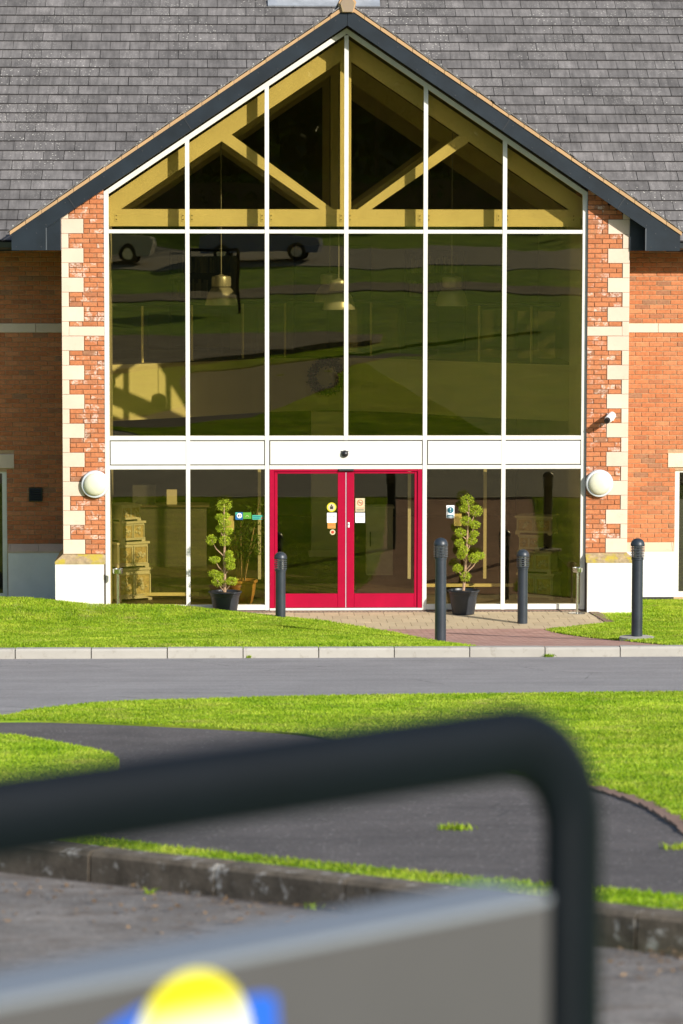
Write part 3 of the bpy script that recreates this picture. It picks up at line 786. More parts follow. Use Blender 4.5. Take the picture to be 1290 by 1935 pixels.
# gable roof slabs, barge boards, verge
GR = empty('gable_roof', (0, -.35, 9.0), BL)
for side in (-1, 1):
    def P(x, dz): return (side*x, 9.0-SL*x+dz)
    def quad(x0, x1, d0, d1):
        p = [P(x0, d0), P(x1, d0), P(x1, d1), P(x0, d1)]; return p if side > 0 else p[::-1]
    MB().prism(quad(0.003, 5.12, .06, .24), -.30, 16.9).build('roof_slab', 'tile', GR)
    # barge board with eave box
    bp = [P(.003, .01), P(4.60, .01), (side*4.60, 5.586), (side*5.13, 5.586), (side*5.13, 9.0-SL*5.13+.275), P(.003, .275)]
    MB().prism(bp if side > 0 else bp[::-1], -.36, -.31).build('barge_board', 'barge', GR)
    # box return and recessed infill panel
    ip = [(side*4.385, 5.586), (side*4.60, 5.586), (side*4.60, 9.0-SL*4.60+.1), (side*4.385, 9.0-SL*4.385+.1)]
    MB().prism(ip if side > 0 else ip[::-1], -.13 if side > 0 else -.30, -.09).build('box_infill', 'barge', GR)
    x0, x1 = sorted((side*4.60, side*5.12)); MB().box(x0, x1, -.308, 1.2, 5.588, 5.62).build('box_soffit', 'barge', GR)
    x0, x1 = sorted((side*5.095, side*5.128)); MB().box(x0, x1, -.308, 1.2, 5.62, 5.84).build('box_side', 'barge', GR)
    x0, x1 = sorted((side*4.595, side*4.615)); MB().box(x0, x1, -.308, -.10, 5.62, 9.0-SL*4.6+.02).build('box_return', 'barge', GR)
    # seam covers
    for xs in (2.38, 4.16):
        a = Vector((side*(xs-.075), -.364, 9.0-SL*xs+.275-.0+.05)); 
        d = Vector((side*SL, 0, 1)).normalized(); c = Vector((side*xs, -.363, 9.0-SL*xs+.02)); MB().beam(c, c+d*.235, .012, .008).build('seam_cover', 'dark', GR)
    MB().box(*sorted((side*4.60-.008, side*4.60+.008)), -.364, -.359, 5.59, 9.0-SL*4.6+.01).build('seam_cover', 'clipdk', GR)
    for i in range(17):
        x = .18+i*.295; zc = 9.0-SL*x+(.06 if i % 2 else .20)
        MB().disc((side*x, zc), .011, -.366, -.358, 8).build('bolt', 'dark', GR)
    for (bx, bz) in ((4.68, 5.64), (5.06, 5.64), (4.75, 5.85)):
        MB().disc((side*bx, bz), .011, -.366, -.358, 8).build('bolt', 'dark', GR)
    # verge: undercloak mortar, tile edges and clips
    nT = 21
    for i in range(nT):
        x0 = .02+i*5.14/nT; x1 = .02+(i+1)*5.14/nT-.006; j = rnd.uniform(-.006, .006)
        p = quad(x0, x1, .275, .33+j); MB().prism(p, -.375, -.28).build('verge_mortar', 'verge', GR)
        p = [P(x0-.03, .352+j), P(x1+.04, .336+j), P(x1+.04, .356+j), P(x0-.03, .376+j)]
        MB().prism(p if side > 0 else p[::-1], -.385, .02).build('verge_tile', 'tile', GR)
        xc = x1-.05; c = (side*xc, -.388, 9.0-SL*xc+.385)
        MB().box(c[0]-.009, c[0]+.009, c[1]-.003, c[1]+.04, c[2]-.016, c[2]+.006).build('verge_clip', 'clip', GR)
hexp = [(.10*math.cos(R(60*i+30)), .10*math.sin(R(60*i+30))) for i in range(6)]
rp = [(-.115, .05), (-.075, -.08), (.075, -.08), (.115, .05), (.06, .135), (-.06, .135)]
rp = [(-.075, -.09), (.075, -.09), (.11, .04), (.055, .12), (-.055, .12), (-.11, .04)]
MB().prism([(x, z+9.30) for x, z in rp], -.42, -.28).build('ridge_end', 'ridge', GR)
MB().prism([(x*1.22, z*1.2+9.31) for x, z in rp], -.40, .1).build('ridge_mortar', 'verge', GR)
MB().prism([(-.16, 9.30), (.16, 9.30), (.10, 9.44), (-.10, 9.44)], .1, 6.2).build('ridge_tile', 'tile', GR)

# ------------------------------------------------------------------ glazed screen
GS = empty('glazed_screen', (0, 0, 0), BL)
FY0, FY1 = -.055, .07; MW = .064
def bar(x0, x1, z0, z1, name, y0=FY0, y1=FY1, mat='white'): return MB().bbox(x0, x1, y0, y1, z0, z1, .005).build(name, mat, GS)
TOPI = lambda x: 8.90-SL*abs(x)                       # lower edge of the sloping frame
for s in (-1, 1):
    x0, x1 = sorted((s*3.66, s*3.732)); a, b = abs(x0), abs(x1)
    MB().prism([(x0, 0), (x1, 0), (x1, TOPI(x1)+.085), (x0, TOPI(x0)+.085)], FY0, FY1).build('jamb', 'white', GS)
    for xm in (1.225, 2.45):
        MB().prism([(s*xm-MW/2, 0), (s*xm+MW/2, 0), (s*xm+MW/2, TOPI(s*xm+MW/2)), (s*xm-MW/2, TOPI(s*xm-MW/2))], FY0, FY1).build('mullion', 'white', GS)
    q = [(s*.0005, TOPI(0)), (s*3.66, TOPI(3.66)), (s*3.66, TOPI(3.66)+.085), (s*.0005, TOPI(0)+.085)]
    MB().prism(q if s > 0 else q[::-1], FY0-.003, FY1).build('raking_frame', 'white', GS)
MB().prism([(-MW/2, 2.652), (MW/2, 2.652), (MW/2, TOPI(MW/2)), (-MW/2, TOPI(MW/2))], FY0, FY1).build('mullion', 'white', GS)
XM = [-3.66, -2.45, -1.225, 0, 1.225, 2.45, 3.66]
def cell(i):
    a = XM[i]+(MW/2 if i > 0 else 0); b = XM[i+1]-(MW/2 if i < 5 else 0); return a, b
for i in range(6):
    a, b = cell(i)
    bar(a, b, 5.845, 5.905, 'transom', FY0+.004)
    p = [(a, 5.905), (b, 5.905), (b, TOPI(b)), (a, TOPI(a))]
    MB().prism(p, .012, .020).build('pane', 'glass', GS)
    MB().box(a, b, .012, .020, 2.72, 5.845).build('pane', 'glass', GS)
    bar(a, b, 2.652, 2.72, 'transom', FY0+.004)
for a, b in ((-3.66, -1.26), (-1.19, 1.19), (1.26, 3.66)):
    bar(a, b, 2.20, 2.262, 'transom', FY0+.004)
    MB().box(a, b, -.02, .05, 2.262, 2.652).build('panel_backing', 'gap', GS)
    MB().bbox(a+.012, b-.012, -.052, -.018, 2.277, 2.637, .004).build('spandrel_panel', 'spandrel', GS)
for i in (0, 1, 4, 5):
    a, b = cell(i)
    bar(a, b, .0, .085, 'sill', FY0+.003)
    MB().box(a, b, .012, .020, .085, 2.20).build('pane', 'glass', GS)
for o in GS.children:
    if o.name.startswith('pane') and not o.name.startswith('panel'): o.rotation_euler = (rnd.uniform(-.0006, .0006), 0, rnd.uniform(-.0007, .0007))
# shallow white door threshold
bar(-1.19, 1.19, -.005, .030, 'threshold', -.07)
# doors
for s in (-1, 1):
    D_ = empty('door', (s*.6, 0, .03), BL)
    x0, x1 = sorted((s*1.115, s*1.188)); MB().bbox(x0, x1, -.05, .06, .032, 2.198, .004).build('door_frame', 'red', D_)
    x0, x1 = sorted((s*.006, s*1.113)); MB().bbox(x0, x1, -.045, .06, 2.165, 2.198, .003).build('door_frame', 'red', D_)
    def dbar(a, b, z0, z1, nm):
        x0, x1 = sorted((s*a, s*b)); MB().bbox(x0, x1, -.030, .025, z0, z1, .005).build(nm, 'red', D_)
    dbar(.006, .128, .036, 2.155, 'meeting_stile'); dbar(1.065, 1.112, .036, 2.155, 'hinge_stile')
    dbar(.129, 1.064, .036, .255, 'bottom_rail'); dbar(.129, 1.064, 2.13, 2.155, 'top_rail')
    x0, x1 = sorted((s*.129, s*1.064)); MB().box(x0, x1, .0, .008, .255, 2.13).build('pane', 'doorglass', D_)
    if s > 0:
        MB().bbox(.028, .056, -.040, -.029, 1.29, 1.37, .004).build('lock_plate', 'paper', D_)
        MB().disc((.042, 1.335), .008, -.043, -.039, 10).build('keyhole', 'ink', D_)
        MB().bbox(-.115, .12, -.075, -.03, 2.172, 2.205, .008).build('door_sensor', 'dark', D_)
MB().box(-.0045, .0045, -.028, .02, .036, 2.15).build('meeting_seal', 'lrim', BL)

# ------------------------------------------------------------------ interior
IN = empty('interior_room', (0, 0, 0), BL)
MB().box(-4.3, 4.3, .08, 16.5, -.12, -.005).build('interior_floor', 'ifloor', IN)
for s in (-1, 1):
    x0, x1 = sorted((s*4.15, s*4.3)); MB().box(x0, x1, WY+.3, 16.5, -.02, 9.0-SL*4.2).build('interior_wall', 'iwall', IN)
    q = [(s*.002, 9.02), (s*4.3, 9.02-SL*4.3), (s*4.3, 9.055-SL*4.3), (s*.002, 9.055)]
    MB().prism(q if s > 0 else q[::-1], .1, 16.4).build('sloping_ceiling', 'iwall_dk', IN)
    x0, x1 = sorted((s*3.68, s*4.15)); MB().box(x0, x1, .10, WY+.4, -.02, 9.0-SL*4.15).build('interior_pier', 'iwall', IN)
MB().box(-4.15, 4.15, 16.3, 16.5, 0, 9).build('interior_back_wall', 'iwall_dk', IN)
# balcony
fp = [(-4.15, 5.3), (-3.0, 6.55), (-1.6, 7.9), (-.5, 8.55), (.5, 8.55), (1.6, 7.9), (3.0, 6.55), (4.15, 5.3)]
fp = [(-4.15, 5.25), (-2.4, 6.75), (-1.2, 8.1), (0, 8.65), (1.2, 8.1), (2.4, 6.75), (4.15, 5.25)]
fp = curve(fp, 6)
BC = empty('balcony', (0, 8, 2.6), BL)
MB().hprism(fp+[(4.15, 12.2), (-4.15, 12.2)], 2.62, 3.585).build('balcony_slab', 'fascia_in', BC)
MB().hprism([(x, y+.06) for x, y in fp]+[(4.15, 12.2), (-4.15, 12.2)], 3.585, 3.60).build('balcony_floor', 'iwall_dk', BC)
def along_fp(x): return float(np.interp(x, [p[0] for p in fp], [p[1] for p in fp]))
MB().tube([(x, along_fp(x)+.15, 4.61) for x in np.linspace(-3.9, 3.9, 30)], .036, 8).build('handrail', 'dark', BC, True)
for x in (-3.3, -2.45, -1.55, -.78, .78, 1.72, 2.6, 3.45):
    y = along_fp(x)+.15; MB().tube([(x, y, 3.6), (x, y, 4.58)], .022, 8).build('baluster', 'truss', BC, True)
xs = np.linspace(-3.85, 3.85, 13)
for a, b in zip(xs, xs[1:]):
    ya, yb = along_fp(a)+.15, along_fp(b)+.15
    MB().hprism([(a+.02, ya), (b-.02, yb), (b-.02, yb+.008), (a+.02, ya+.008)], 3.68, 4.5).build('balustrade_pane', 'clear', BC)
# upper room back wall with dark doorway and shelves
for a, b, z0, z1 in ((-4.15, -.55, 3.6, 9), (.95, 4.15, 3.6, 9), (-.55, .95, 5.6, 9)):
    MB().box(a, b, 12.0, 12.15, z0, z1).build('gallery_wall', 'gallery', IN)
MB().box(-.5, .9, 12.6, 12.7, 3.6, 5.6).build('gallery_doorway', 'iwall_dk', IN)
for sx in (-2.35, 2.15):
    sh = empty('bookshelf', (sx, 11.6, 3.6)); tag(sh, 'dark bookshelf on the gallery behind the '+('pendant nearest the side of the shaded wall' if sx < 0 else 'pendant nearest the side of the security camera'), 'bookshelf')
    MB().box(sx-.55, sx+.55, 11.85, 11.98, 3.61, 5.5).build('back_panel', 'iwall_dk', sh)
    for xx in (sx-.57, sx+.55): MB().box(xx, xx+.03, 11.6, 11.98, 3.61, 5.5).build('side_panel', 'iwall_dk', sh)
    for zz in (3.65, 4.1, 4.6, 5.05, 5.47): MB().box(sx-.54, sx+.55, 11.6, 11.85, zz, zz+.025).build('shelf', 'iwall_dk', sh)
    for zz in (4.625, 5.075):
        x = sx-.5
        while x < sx+.4:
            wv = rnd.uniform(.03, .06)
            if rnd.random() < .8: MB().box(x, x+wv-.004, 11.64, 11.84, zz, zz+rnd.uniform(.24, .34)).build('book', 'books', sh)
            x += wv
# column under the balcony
MB().box(-.31, .29, 8.2, 8.5, .0, 2.62).build('column', 'iwall', IN)
MB().box(-.36, .34, 8.15, 8.19, .0, .12).build('column_base', 'iwall', IN)
# lobby posts and low rails seen through the ground floor panes
for x in (-1.33, 1.06, 2.27): MB().box(x-.025, x+.025, 1.2, 1.25, .35, 2.3).build('lobby_post', 'iwall', IN)
MB().box(-3.2, -2.3, 1.45, 1.50, .06, .11).build('low_rail', 'truss', IN)
MB().box(1.2, 2.75, 1.45, 1.50, .19, .24).build('low_rail', 'truss', IN)

# trusses
for ty, nm in ((.34, 0), (4.75, 1), (9.2, 2)):
    T = empty('roof_truss', (0, ty, 5.95), BL); d = .14
    MB().box(-3.66 if nm == 0 else -4.15, 3.66 if nm == 0 else 4.15, ty-d/2, ty+d/2, 5.955, 6.22).build('tie_beam', 'truss', T)
    MB().box(-.085, .085, ty-d/2, ty+d/2, 6.22, 8.6).build('king_post', 'truss', T)
    for s in (-1, 1):
        e = 4.05 if nm else 3.9
        q = [(s*.002, 8.55), (s*e, 8.55-SL*e), (s*e, 8.86-SL*e), (s*.002, 8.86)]
        MB().prism(q if s > 0 else q[::-1], ty-d/2+.003, ty+d/2-.003).build('principal_rafter', 'truss', T)
        q = [(s*.19, 6.22), (s*.40, 6.22), (s*1.98, 7.31), (s*1.81, 7.40)]
        MB().prism(q if s > 0 else q[::-1], ty-d/2+.006, ty+d/2-.006).build('brace', 'truss', T)
    if nm == 0:
        for x in (-3.62, -2.45, -1.225, 0, 1.225, 2.45, 3.62):
            for s in (-1, 1):
                if abs(x+s*.07) > 3.63: continue
                MB().box(x+s*.07-.025, x+s*.07+.025, ty-d/2-.006, ty-d/2, 6.03, 6.15).build('steel_plate', 'truss', T)
                for zz in (6.06, 6.12): MB().disc((x+s*.07, zz), .009, ty-d/2-.012, ty-d/2-.005, 8).build('bolt', 'ink', T)

# ------------------------------------------------------------------ pendants, wreath
def pendant(x, y, zb, lab):
    p = empty('pendant_lamp', (x, y, zb)); tag(p, lab, 'pendant lamp', 'pendant lamps in the glazed hall')
    prof = [(.265, 0), (.268, .01), (.258, .06), (.235, .15), (.20, .23), (.155, .285), (.12, .30), (.10, .30), (.14, .27), (.19, .21), (.225, .14), (.248, .05), (.255, .0)]
    MB().lathe(prof, 28, (x, y, zb)).build('lamp_shade', 'pend', p, True)
    MB().lathe([(.10, .30), (.155, .305), (.16, .32), (.16, .44), (.15, .47), (.05, .49), (.012, .51)], 24, (x, y, zb)).build('lamp_cap', 'pend', p, True)
    ztop = min(8.55-SL*abs(x), 8.6)
    MB().tube([(x, y, zb+.5), (x, y, ztop+.45)], .008, 6).build('cord', 'pend', p)
pendant(-1.93, 3.0, 4.67, 'domed metal pendant lamp hanging in the second pane from the shaded wall')
pendant(-.02, 2.6, 4.61, 'domed metal pendant lamp hanging behind the central mullion, in front of another')
pendant(-.08, 5.2, 4.67, 'farther domed pendant lamp half hidden behind the one at the central mullion')
pendant(1.85, 3.0, 4.66, 'domed metal pendant lamp hanging in the pane second from the security camera side')
wr = empty('wreath', (-.03, 8.3, 3.25)); tag(wr, 'dark leafy round wreath hung on the balcony front', 'wreath')
t = nrng.uniform(0, 2*math.pi, 1400); rad = .27+nrng.normal(0, .035, 1400)
c = np.stack([-.03+np.cos(t)*rad, 8.43+nrng.normal(0, .04, 1400), 3.25+np.sin(t)*rad], 1)
v, f = leaf_quads(c, .035, nrng); o = fast_mesh('foliage', v, f, 'tree', wr); o['kind'] = 'stuff'
MB().tube([(-.03+.27*math.cos(a), 8.45, 3.25+.27*math.sin(a)) for a in np.linspace(0, 2*math.pi, 25)], .05, 8).build('ring', 'trunkbark', wr, True)

# ------------------------------------------------------------------ planter boxes inside
def planter_box(x, y, z, w, d, h, rot, lab, grp):
    p = empty('planter_box', (x, y, z)); tag(p, lab, 'planter', grp)
    def pt(mb, nm, mat):
        o = mb.build(nm, mat); o.parent = p; return o
    b = MB(); b.box(-w/2+.015, w/2-.015, -d/2+.015, d/2-.015, .03, h-.02); pt(b, 'body', 'planter')
    b = MB(); b.box(-w/2-.01, w/2+.01, -d/2-.01, d/2+.01, h-.035, h); pt(b, 'top_rim', 'planter')
    b = MB(); b.box(-w/2, w/2, -d/2, d/2, .03, .065); pt(b, 'base_moulding', 'planter')
    for sx in (-1, 1):
        for sy in (-1, 1):
            b = MB(); xa, xb = sorted((sx*w/2, sx*(w/2-.07))); ya, yb = sorted((sy*d/2, sy*(d/2-.07))); b.box(xa, xb, ya, yb, 0, .03); pt(b, 'foot', 'planter')
    for fx in (-1, 1):
        cx = fx*w*.235; pw, ph = w*.19, h*.30; cz = h*.5
        for (x0, x1, z0, z1) in ((cx-pw-.015, cx-pw, cz-ph, cz+ph), (cx+pw, cx+pw+.015, cz-ph, cz+ph), (cx-pw-.015, cx+pw+.015, cz+ph, cz+ph+.015), (cx-pw-.015, cx+pw+.015, cz-ph-.015, cz-ph)):
            b = MB(); b.box(x0, x1, -d/2-.004, -d/2+.016, z0, z1); pt(b, 'panel_moulding', 'planter')
        b = MB(); b.box(cx-pw, cx+pw, -d/2+.010, -d/2+.0145, cz-ph, cz+ph); pt(b, 'recessed_panel', 'ornam')
        b = MB(); rr_ = min(pw, ph)
        for k in range(9):
            a = rnd.uniform(0, 6.28); q = rr_*rnd.uniform(.1, .65); e = rr_*rnd.uniform(.16, .34)
            b.lathe([(e, 0), (e*.8, .012), (e*.3, .02)], 7, (cx+q*math.cos(a), -d/2+.0098, cz+q*math.sin(a)*1.2), 'Y')
        pt(b, 'relief', 'planter')
    p.rotation_euler.z = rot
z = 0
for i, (w, h, dx) in enumerate(((.62, .52, 0), (.58, .42, -.03), (.46, .33, -.04), (.38, .27, -.08))):
    planter_box(-3.42+dx, 1.55, z-.005, w, .42, h, R(28)+i*.05, ('largest relief-panelled stone planter box at the foot of the stack by the shaded wall', 'second relief-panelled planter box up in the stack by the shaded wall', 'third relief-panelled planter box up in the stack by the shaded wall', 'small planter box topping the stack by the shaded wall')[i], 'stacked planter boxes'); z += h
z = 0
for i, (w, h, dx) in enumerate(((.62, .42, 0), (.56, .36, -.02), (.34, .26, -.12), (.60, .30, -.05))):
    planter_box(3.18+dx, 1.55, z-.005, w, .42, h, R(-25)+i*.04, ('largest planter box at the foot of the stack by the security camera side', 'second planter box up in the stack by the security camera side', 'narrow third planter box in the stack by the security camera side', 'wide planter box topping the stack by the security camera side')[i], 'stacked planter boxes'); z += h
cb = empty('cabinet', (.85, 5.0, 0)); tag(cb, 'pale cupboard standing behind the red door with the lock plate', 'cabinet')
MB().box(.55, 1.0, 5.0, 5.4, 0, 1.15).build('carcass', 'planter', cb); MB().box(.57, .98, 4.98, 4.999, .06, .95).build('cabinet_door', 'planter', cb); MB().box(.60, .62, 4.95, 4.98, .5, .75).build('handle', 'dark', cb); MB().box(.53, 1.02, 4.97, 5.42, 1.15, 1.18).build('top_panel', 'planter', cb)
br = empty('reception_desk', (-2.9, 7, 0)); tag(br, 'reception desk with papers and screens far inside', 'desk')
MB().box(-3.9, -2.2, 6.5, 7.1, 0, 1.05).build('counter', 'iwall_dk', br); MB().box(-3.5, -3.1, 6.7, 6.75, 1.06, 1.42).build('screen', 'ink', br); MB().box(-2.9, -2.72, 6.7, 6.75, 1.06, 1.34).build('notice_stand', 'iwall', br); MB().box(-3.95, -2.15, 6.45, 7.15, 1.05, 1.08).build('worktop', 'ifloor', br)
# terracotta pot plant behind the glass
tp = empty('potted_plant', (-1.62, .62, 0)); tag(tp, 'leafy house plant in a terracotta pot behind the glass', 'potted plant')
MB().lathe([(.13, 0), (.17, .05), (.21, .2), (.23, .36), (.255, .37), (.255, .41), (.23, .41), (.21, .36)], 24, (-1.62, .62, 0)).build('pot', 'terra', tp, True)
MB().lathe([(.21, .34), (.1, .37), (.01, .38)], 16, (-1.62, .62, 0)).build('soil', 'soil', tp)
cs = []
for i in range(9):
    a = rnd.uniform(0, 6.28); top = (-1.62+.33*math.cos(a), .66+.2*math.sin(a), rnd.uniform(.8, 1.75)); pts = [(-1.62+.05*math.cos(a), .62+.05*math.sin(a), .36), (-1.62+.12*math.cos(a), .62+.1*math.sin(a), .7), top]
    MB().tube(pts, [.008, .006, .003], 5).build('stem', 'bark', tp)
    for j in range(60):
        t = rnd.uniform(.25, 1); q = np.array(pts[1])*(1-t)+np.array(top)*t; cs.append(q+np.array([rnd.gauss(0, .08), rnd.gauss(0, .06), rnd.gauss(0, .07)]))
v, f = leaf_quads(np.array(cs), .05, nrng, .5); o = fast_mesh('foliage', v, f, 'bamboo', tp); o['kind'] = 'stuff'

# ------------------------------------------------------------------ topiary in black pots
def topiary(cx, cy, k, potx, base, rimr, top, balls, trunk, lab):
    p = empty('topiary_plant', (cx, cy, -.03)); tag(p, lab, 'potted plant', 'topiary plants flanking the doors')
    S = lambda zx, zy: (cx+(zx-potx)/k, -.03+(base-zy)/k)
    H = (base-top)/k; r = rimr/k
    MB().lathe([(r*.63, 0), (r*.68, .01), (r*.80, H*.5), (r*.87, H*.80), (r*.885, H*.81), (r*.90, H*.82), (r*.93, H*.93), (r*1.0, H*.94), (r*1.02, H*.97), (r*1.0, H*1.0), (r*.9, H*1.0), (r*.87, H*.93)], 32, (cx, cy, -.03)).build('pot', 'pot', p, True, 30)
    MB().lathe([(r*.86, H*.90), (r*.4, H*.93), (.005, H*.94)], 20, (cx, cy, -.03)).build('soil', 'soil', p)
    tr = [(S(*q)[0], cy+.01*math.sin(i*1.7), S(*q)[1]) for i, q in enumerate(trunk)]
    n = len(tr); MB().tube(tr, [.024-.017*i/(n-1) for i in range(n)], 8).build('trunk', 'bark', p, True)
    for (zx, zy, rad) in balls:
        bx, bz = S(zx, zy); rb = rad/k*1.18; by = cy+rnd.uniform(-.09, .05)
        if abs(zx-trunk[-1][0]) > 20 or True:
            tz = bz-abs(bx-cx)*.9-.07; txx = float(np.interp(tz, [q[2] for q in tr], [q[0] for q in tr])); tz = max(tz, tr[0][2])
            MB().tube([(txx, cy, tz), ((txx+bx)/2+(bx-txx)*.12, (cy+by)/2, tz+(bz-tz)*.45), (bx, by, bz)], [.010, .008, .005], 6).build('branch', 'bark', p, True)
        m = 520; d = nrng.normal(size=(m, 3)); d /= np.linalg.norm(d, axis=1)[:, None]; rr_ = rb*nrng.uniform(.45, 1.05, m)**.6
        d[:, 2] *= rnd.uniform(.68, .95); d[:, 0] *= rnd.uniform(.9, 1.15); c = np.array([bx, by, bz])+d*rr_[:, None]
        c += nrng.normal(0, .006, c.shape); v, f = leaf_quads(c, .0105, nrng, 1.1); o = fast_mesh('foliage', v, f, 'topiary', p); o['kind'] = 'stuff'
    return p
topiary(-1.88, -.38, 881, 460, 1832, 225, 1508, [(450,335,85),(385,490,45),(470,480,42),(455,575,70),(390,655,50),(500,685,65),(455,810,75),(275,805,65),(320,1070,60),(515,1000,55),(525,1075,60),(530,1155,60),(305,1265,60),(390,1290,50),(365,1375,78),(550,1365,70)],
        [(455,1520),(455,1300),(448,1050),(455,850),(450,650),(448,450),(450,320)], 'cloud-pruned topiary in a black pot beside the blue and green window stickers')
topiary(1.81, -.38, 850, 520, 1777, 212, 1455, [(565,270,75),(525,385,60),(680,410,75),(548,540,60),(665,590,58),(475,695,62),(655,715,55),(620,805,65),(470,835,62),(510,925,65),(490,1000,55),(645,1030,62),(725,1005,65),(440,1165,55),(545,1280,62)],
        [(520,1465),(540,1250),(555,1000),(568,750),(580,560),(588,400),(585,300)], 'cloud-pruned topiary in a black pot beside the blue instruction notice')

# ------------------------------------------------------------------ ash bins
def ashbin(x, y, z, h, lab):
    p = empty('ash_bin', (x, y, z)); tag(p, lab, 'ash bin', 'steel ash bins by the glass')
    MB().lathe([(.13, 0), (.13, .012), (.03, .02)], 24, (x, y, z)).build('base', 'steel', p, True)
    MB().tube([(x, y, z+.015), (x, y, z+h-.06)], .018, 12).build('post', 'steel', p, True)
    MB().lathe([(.02, h-.075), (.078, h-.07), (.08, h-.065), (.08, h), (.074, h), (.07, h-.03)], 24, (x, y, z)).build('bowl', 'steel', p, True)
    MB().lathe([(.0705, h-.028), (.03, h-.022), (.004, h-.02)], 20, (x, y, z)).build('ash_tray', 'dark', p)
ashbin(-3.53, -.37, -.03, .72, 'chrome standing ash bin against the white plinth by the grassy mound')
ashbin(3.58, -.37, -.03, .72, 'chrome standing ash bin at the end of the paving by the brick edging')

# ------------------------------------------------------------------ bollards
def bollard(x, D, zb, H, lab, n=6, open_=False, collar=False):
    y = -D; p = empty('bollard_light', (x, y, zb)); tag(p, lab, 'bollard', 'bollard lights by the entrance')
    r = .0765; hh = H-.30
    MB().lathe([(r, -.08), (r, hh), (r+.008, hh+.005), (r+.008, hh+.03)], 28, (x, y, zb)).build('post', 'bollard', p, True)
    MB().lathe([(.05, hh+.02), (.05, H-.11)], 20, (x, y, zb)).build('lamp_lens', 'lens', p, True)
    MB().lathe([(.02, hh+.03), (.026, hh+.06), (.026, H-.13)], 12, (x+.0, y-.03, zb)).build('lamp_tube', 'dark', p, True)
    z0, z1 = hh+.045, H-.105
    for i in range(n):
        z = z0+(z1-z0)*i/(n-1)
        MB().lathe([(.070, z+.001), (.097, z-.003), (.099, z-.002), (.099, z+.001), (.070, z+.005)], 28, (x, y, zb)).build('louvre_ring', 'louvre_sun', p, True)
    for k in range(3):
        a = R(40+120*k); MB().tube([(x+.073*math.cos(a), y+.073*math.sin(a), zb+hh+.02), (x+.073*math.cos(a), y+.073*math.sin(a), zb+H-.09)], .006, 6).build('strut', 'bollard', p)
    MB().lathe([(.090, H-.098), (.098, H-.096), (.098, H-.085)]+[(.096*math.cos(R(a)), H-.085+.085*math.sin(R(a))) for a in (10, 22, 34, 46, 58, 70, 82, 89)], 28, (x, y, zb)).build('dome_cap', 'bollard', p, True)
    if collar: MB().lathe([(.25, -.06), (.24, .05), (.09, .06)], 14, (x, y, zb)).build('concrete_collar', 'kerb', p)
bollard(-1.045, 1.587, -.03, 1.10, 'short bollard light rising behind the lawn mound in front of the red doors')
bollard(2.618, 1.587, -.03, 1.13, 'short bollard light standing on the buff paving')
bollard(1.046, 6.43, .335, 1.41, 'tall bollard light at the lawn tip, in front of a potted topiary', 8)
bollard(3.772, 6.12, .29, 1.41, 'tall bollard light in a concrete collar on the small lawn', 8, True, True)

# ------------------------------------------------------------------ wall lamps, camera, sensor
for x, lab in ((-3.885, 'round opal bulkhead lamp on the brick pier beside the shaded wing'), (3.94, 'round opal bulkhead lamp on the brick pier under the security camera')):
    p = empty('wall_lamp', (x, PY, 1.98)); tag(p, lab, 'wall lamp', 'round wall lamps on the piers')
    MB().lathe([(.19, -.004), (.215, .02), (.215, .06), (.205, .075), (.18, .08)], 40, (x, PY, 1.98), 'Y').build('rim', 'lrim', p, True)
    MB().lathe([(.178, .075)]+[(.176*math.cos(R(a)), .078+.085*math.sin(R(a))) for a in range(5, 90, 9)], 40, (x, PY, 1.98), 'Y').build('diffuser', 'opal', p, True)
cc = empty('security_camera', (4.08, PY, 3.0)); tag(cc, 'white security camera with a dark lens on the brick pier', 'security camera')
MB().box(4.05, 4.16, PY-.03, PY-.004, 2.96, 3.07).build('mount', 'paper', cc)
MB().tube([(4.10, PY-.02, 3.03), (4.09, PY-.13, 3.05)], .03, 10).build('arm', 'paper', cc, True)
MB().tube([(4.13, PY-.06, 3.04), (4.125, PY-.07, 3.04), (4.04, PY-.26, 2.985), (4.035, PY-.27, 2.982)], [.05, .062, .058, .05], 14).build('housing', 'paper', cc, True)
MB().tube([(4.035, PY-.265, 2.982), (4.012, PY-.31, 2.963)], [.045, .043], 14).build('lens', 'vent', cc, True)
sn = empty('motion_sensor', (-.02, -.05, 2.44)); tag(sn, 'small black motion sensor on the white panel above the doors', 'sensor')
MB().lathe([(.056, .0), (.056, .01), (.052, .03), (.035, .05), (.012, .058)], 20, (-.02, -.052, 2.44), 'Y').build('sensor_dome', 'vent', sn, True)
MB().box(-.077, .037, -.066, -.0525, 2.47, 2.485).build('sensor_hood', 'vent', sn)

# ------------------------------------------------------------------ stickers and notices on the glass
def text(body, x, z, y, size, mat, parent, name='lettering'):
    c = bpy.data.curves.new(name, 'FONT'); c.body = body; c.size = size; c.align_x = 'CENTER'; c.align_y = 'CENTER'; c.extrude = .0004
    t0 = bpy.data.objects.new('text_source', c); me = bpy.data.meshes.new_from_object(t0); bpy.data.objects.remove(t0)
    o = bpy.data.objects.new(name, me); sc.collection.objects.link(o); off = ORG[parent.name]; me.materials.clear(); me.materials.append(MT[mat])
    o.parent = parent; o.location = (x-off[0], y-off[1], z-off[2]); o.rotation_euler = (R(90), 0, 0); return o
def sticker(name, x, z, w, h, mat, lab, cat='sticker', y=-.006, rnd_=False, grp=None):
    p = empty(name, (x, y, z)); tag(p, lab, cat, grp)
    m = MB()
    if rnd_: m.disc((x, z), w/2, y-.002, y, 28)
    else: m.box(x-w/2, x+w/2, y-.002, y, z-h/2, z+h/2)
    m.build('backing', mat, p); return p
GY = .008
p = sticker('window_sticker', -1.66, 1.47, .115, .115, 'blue', 'blue square window sticker with a pale round emblem', y=GY)
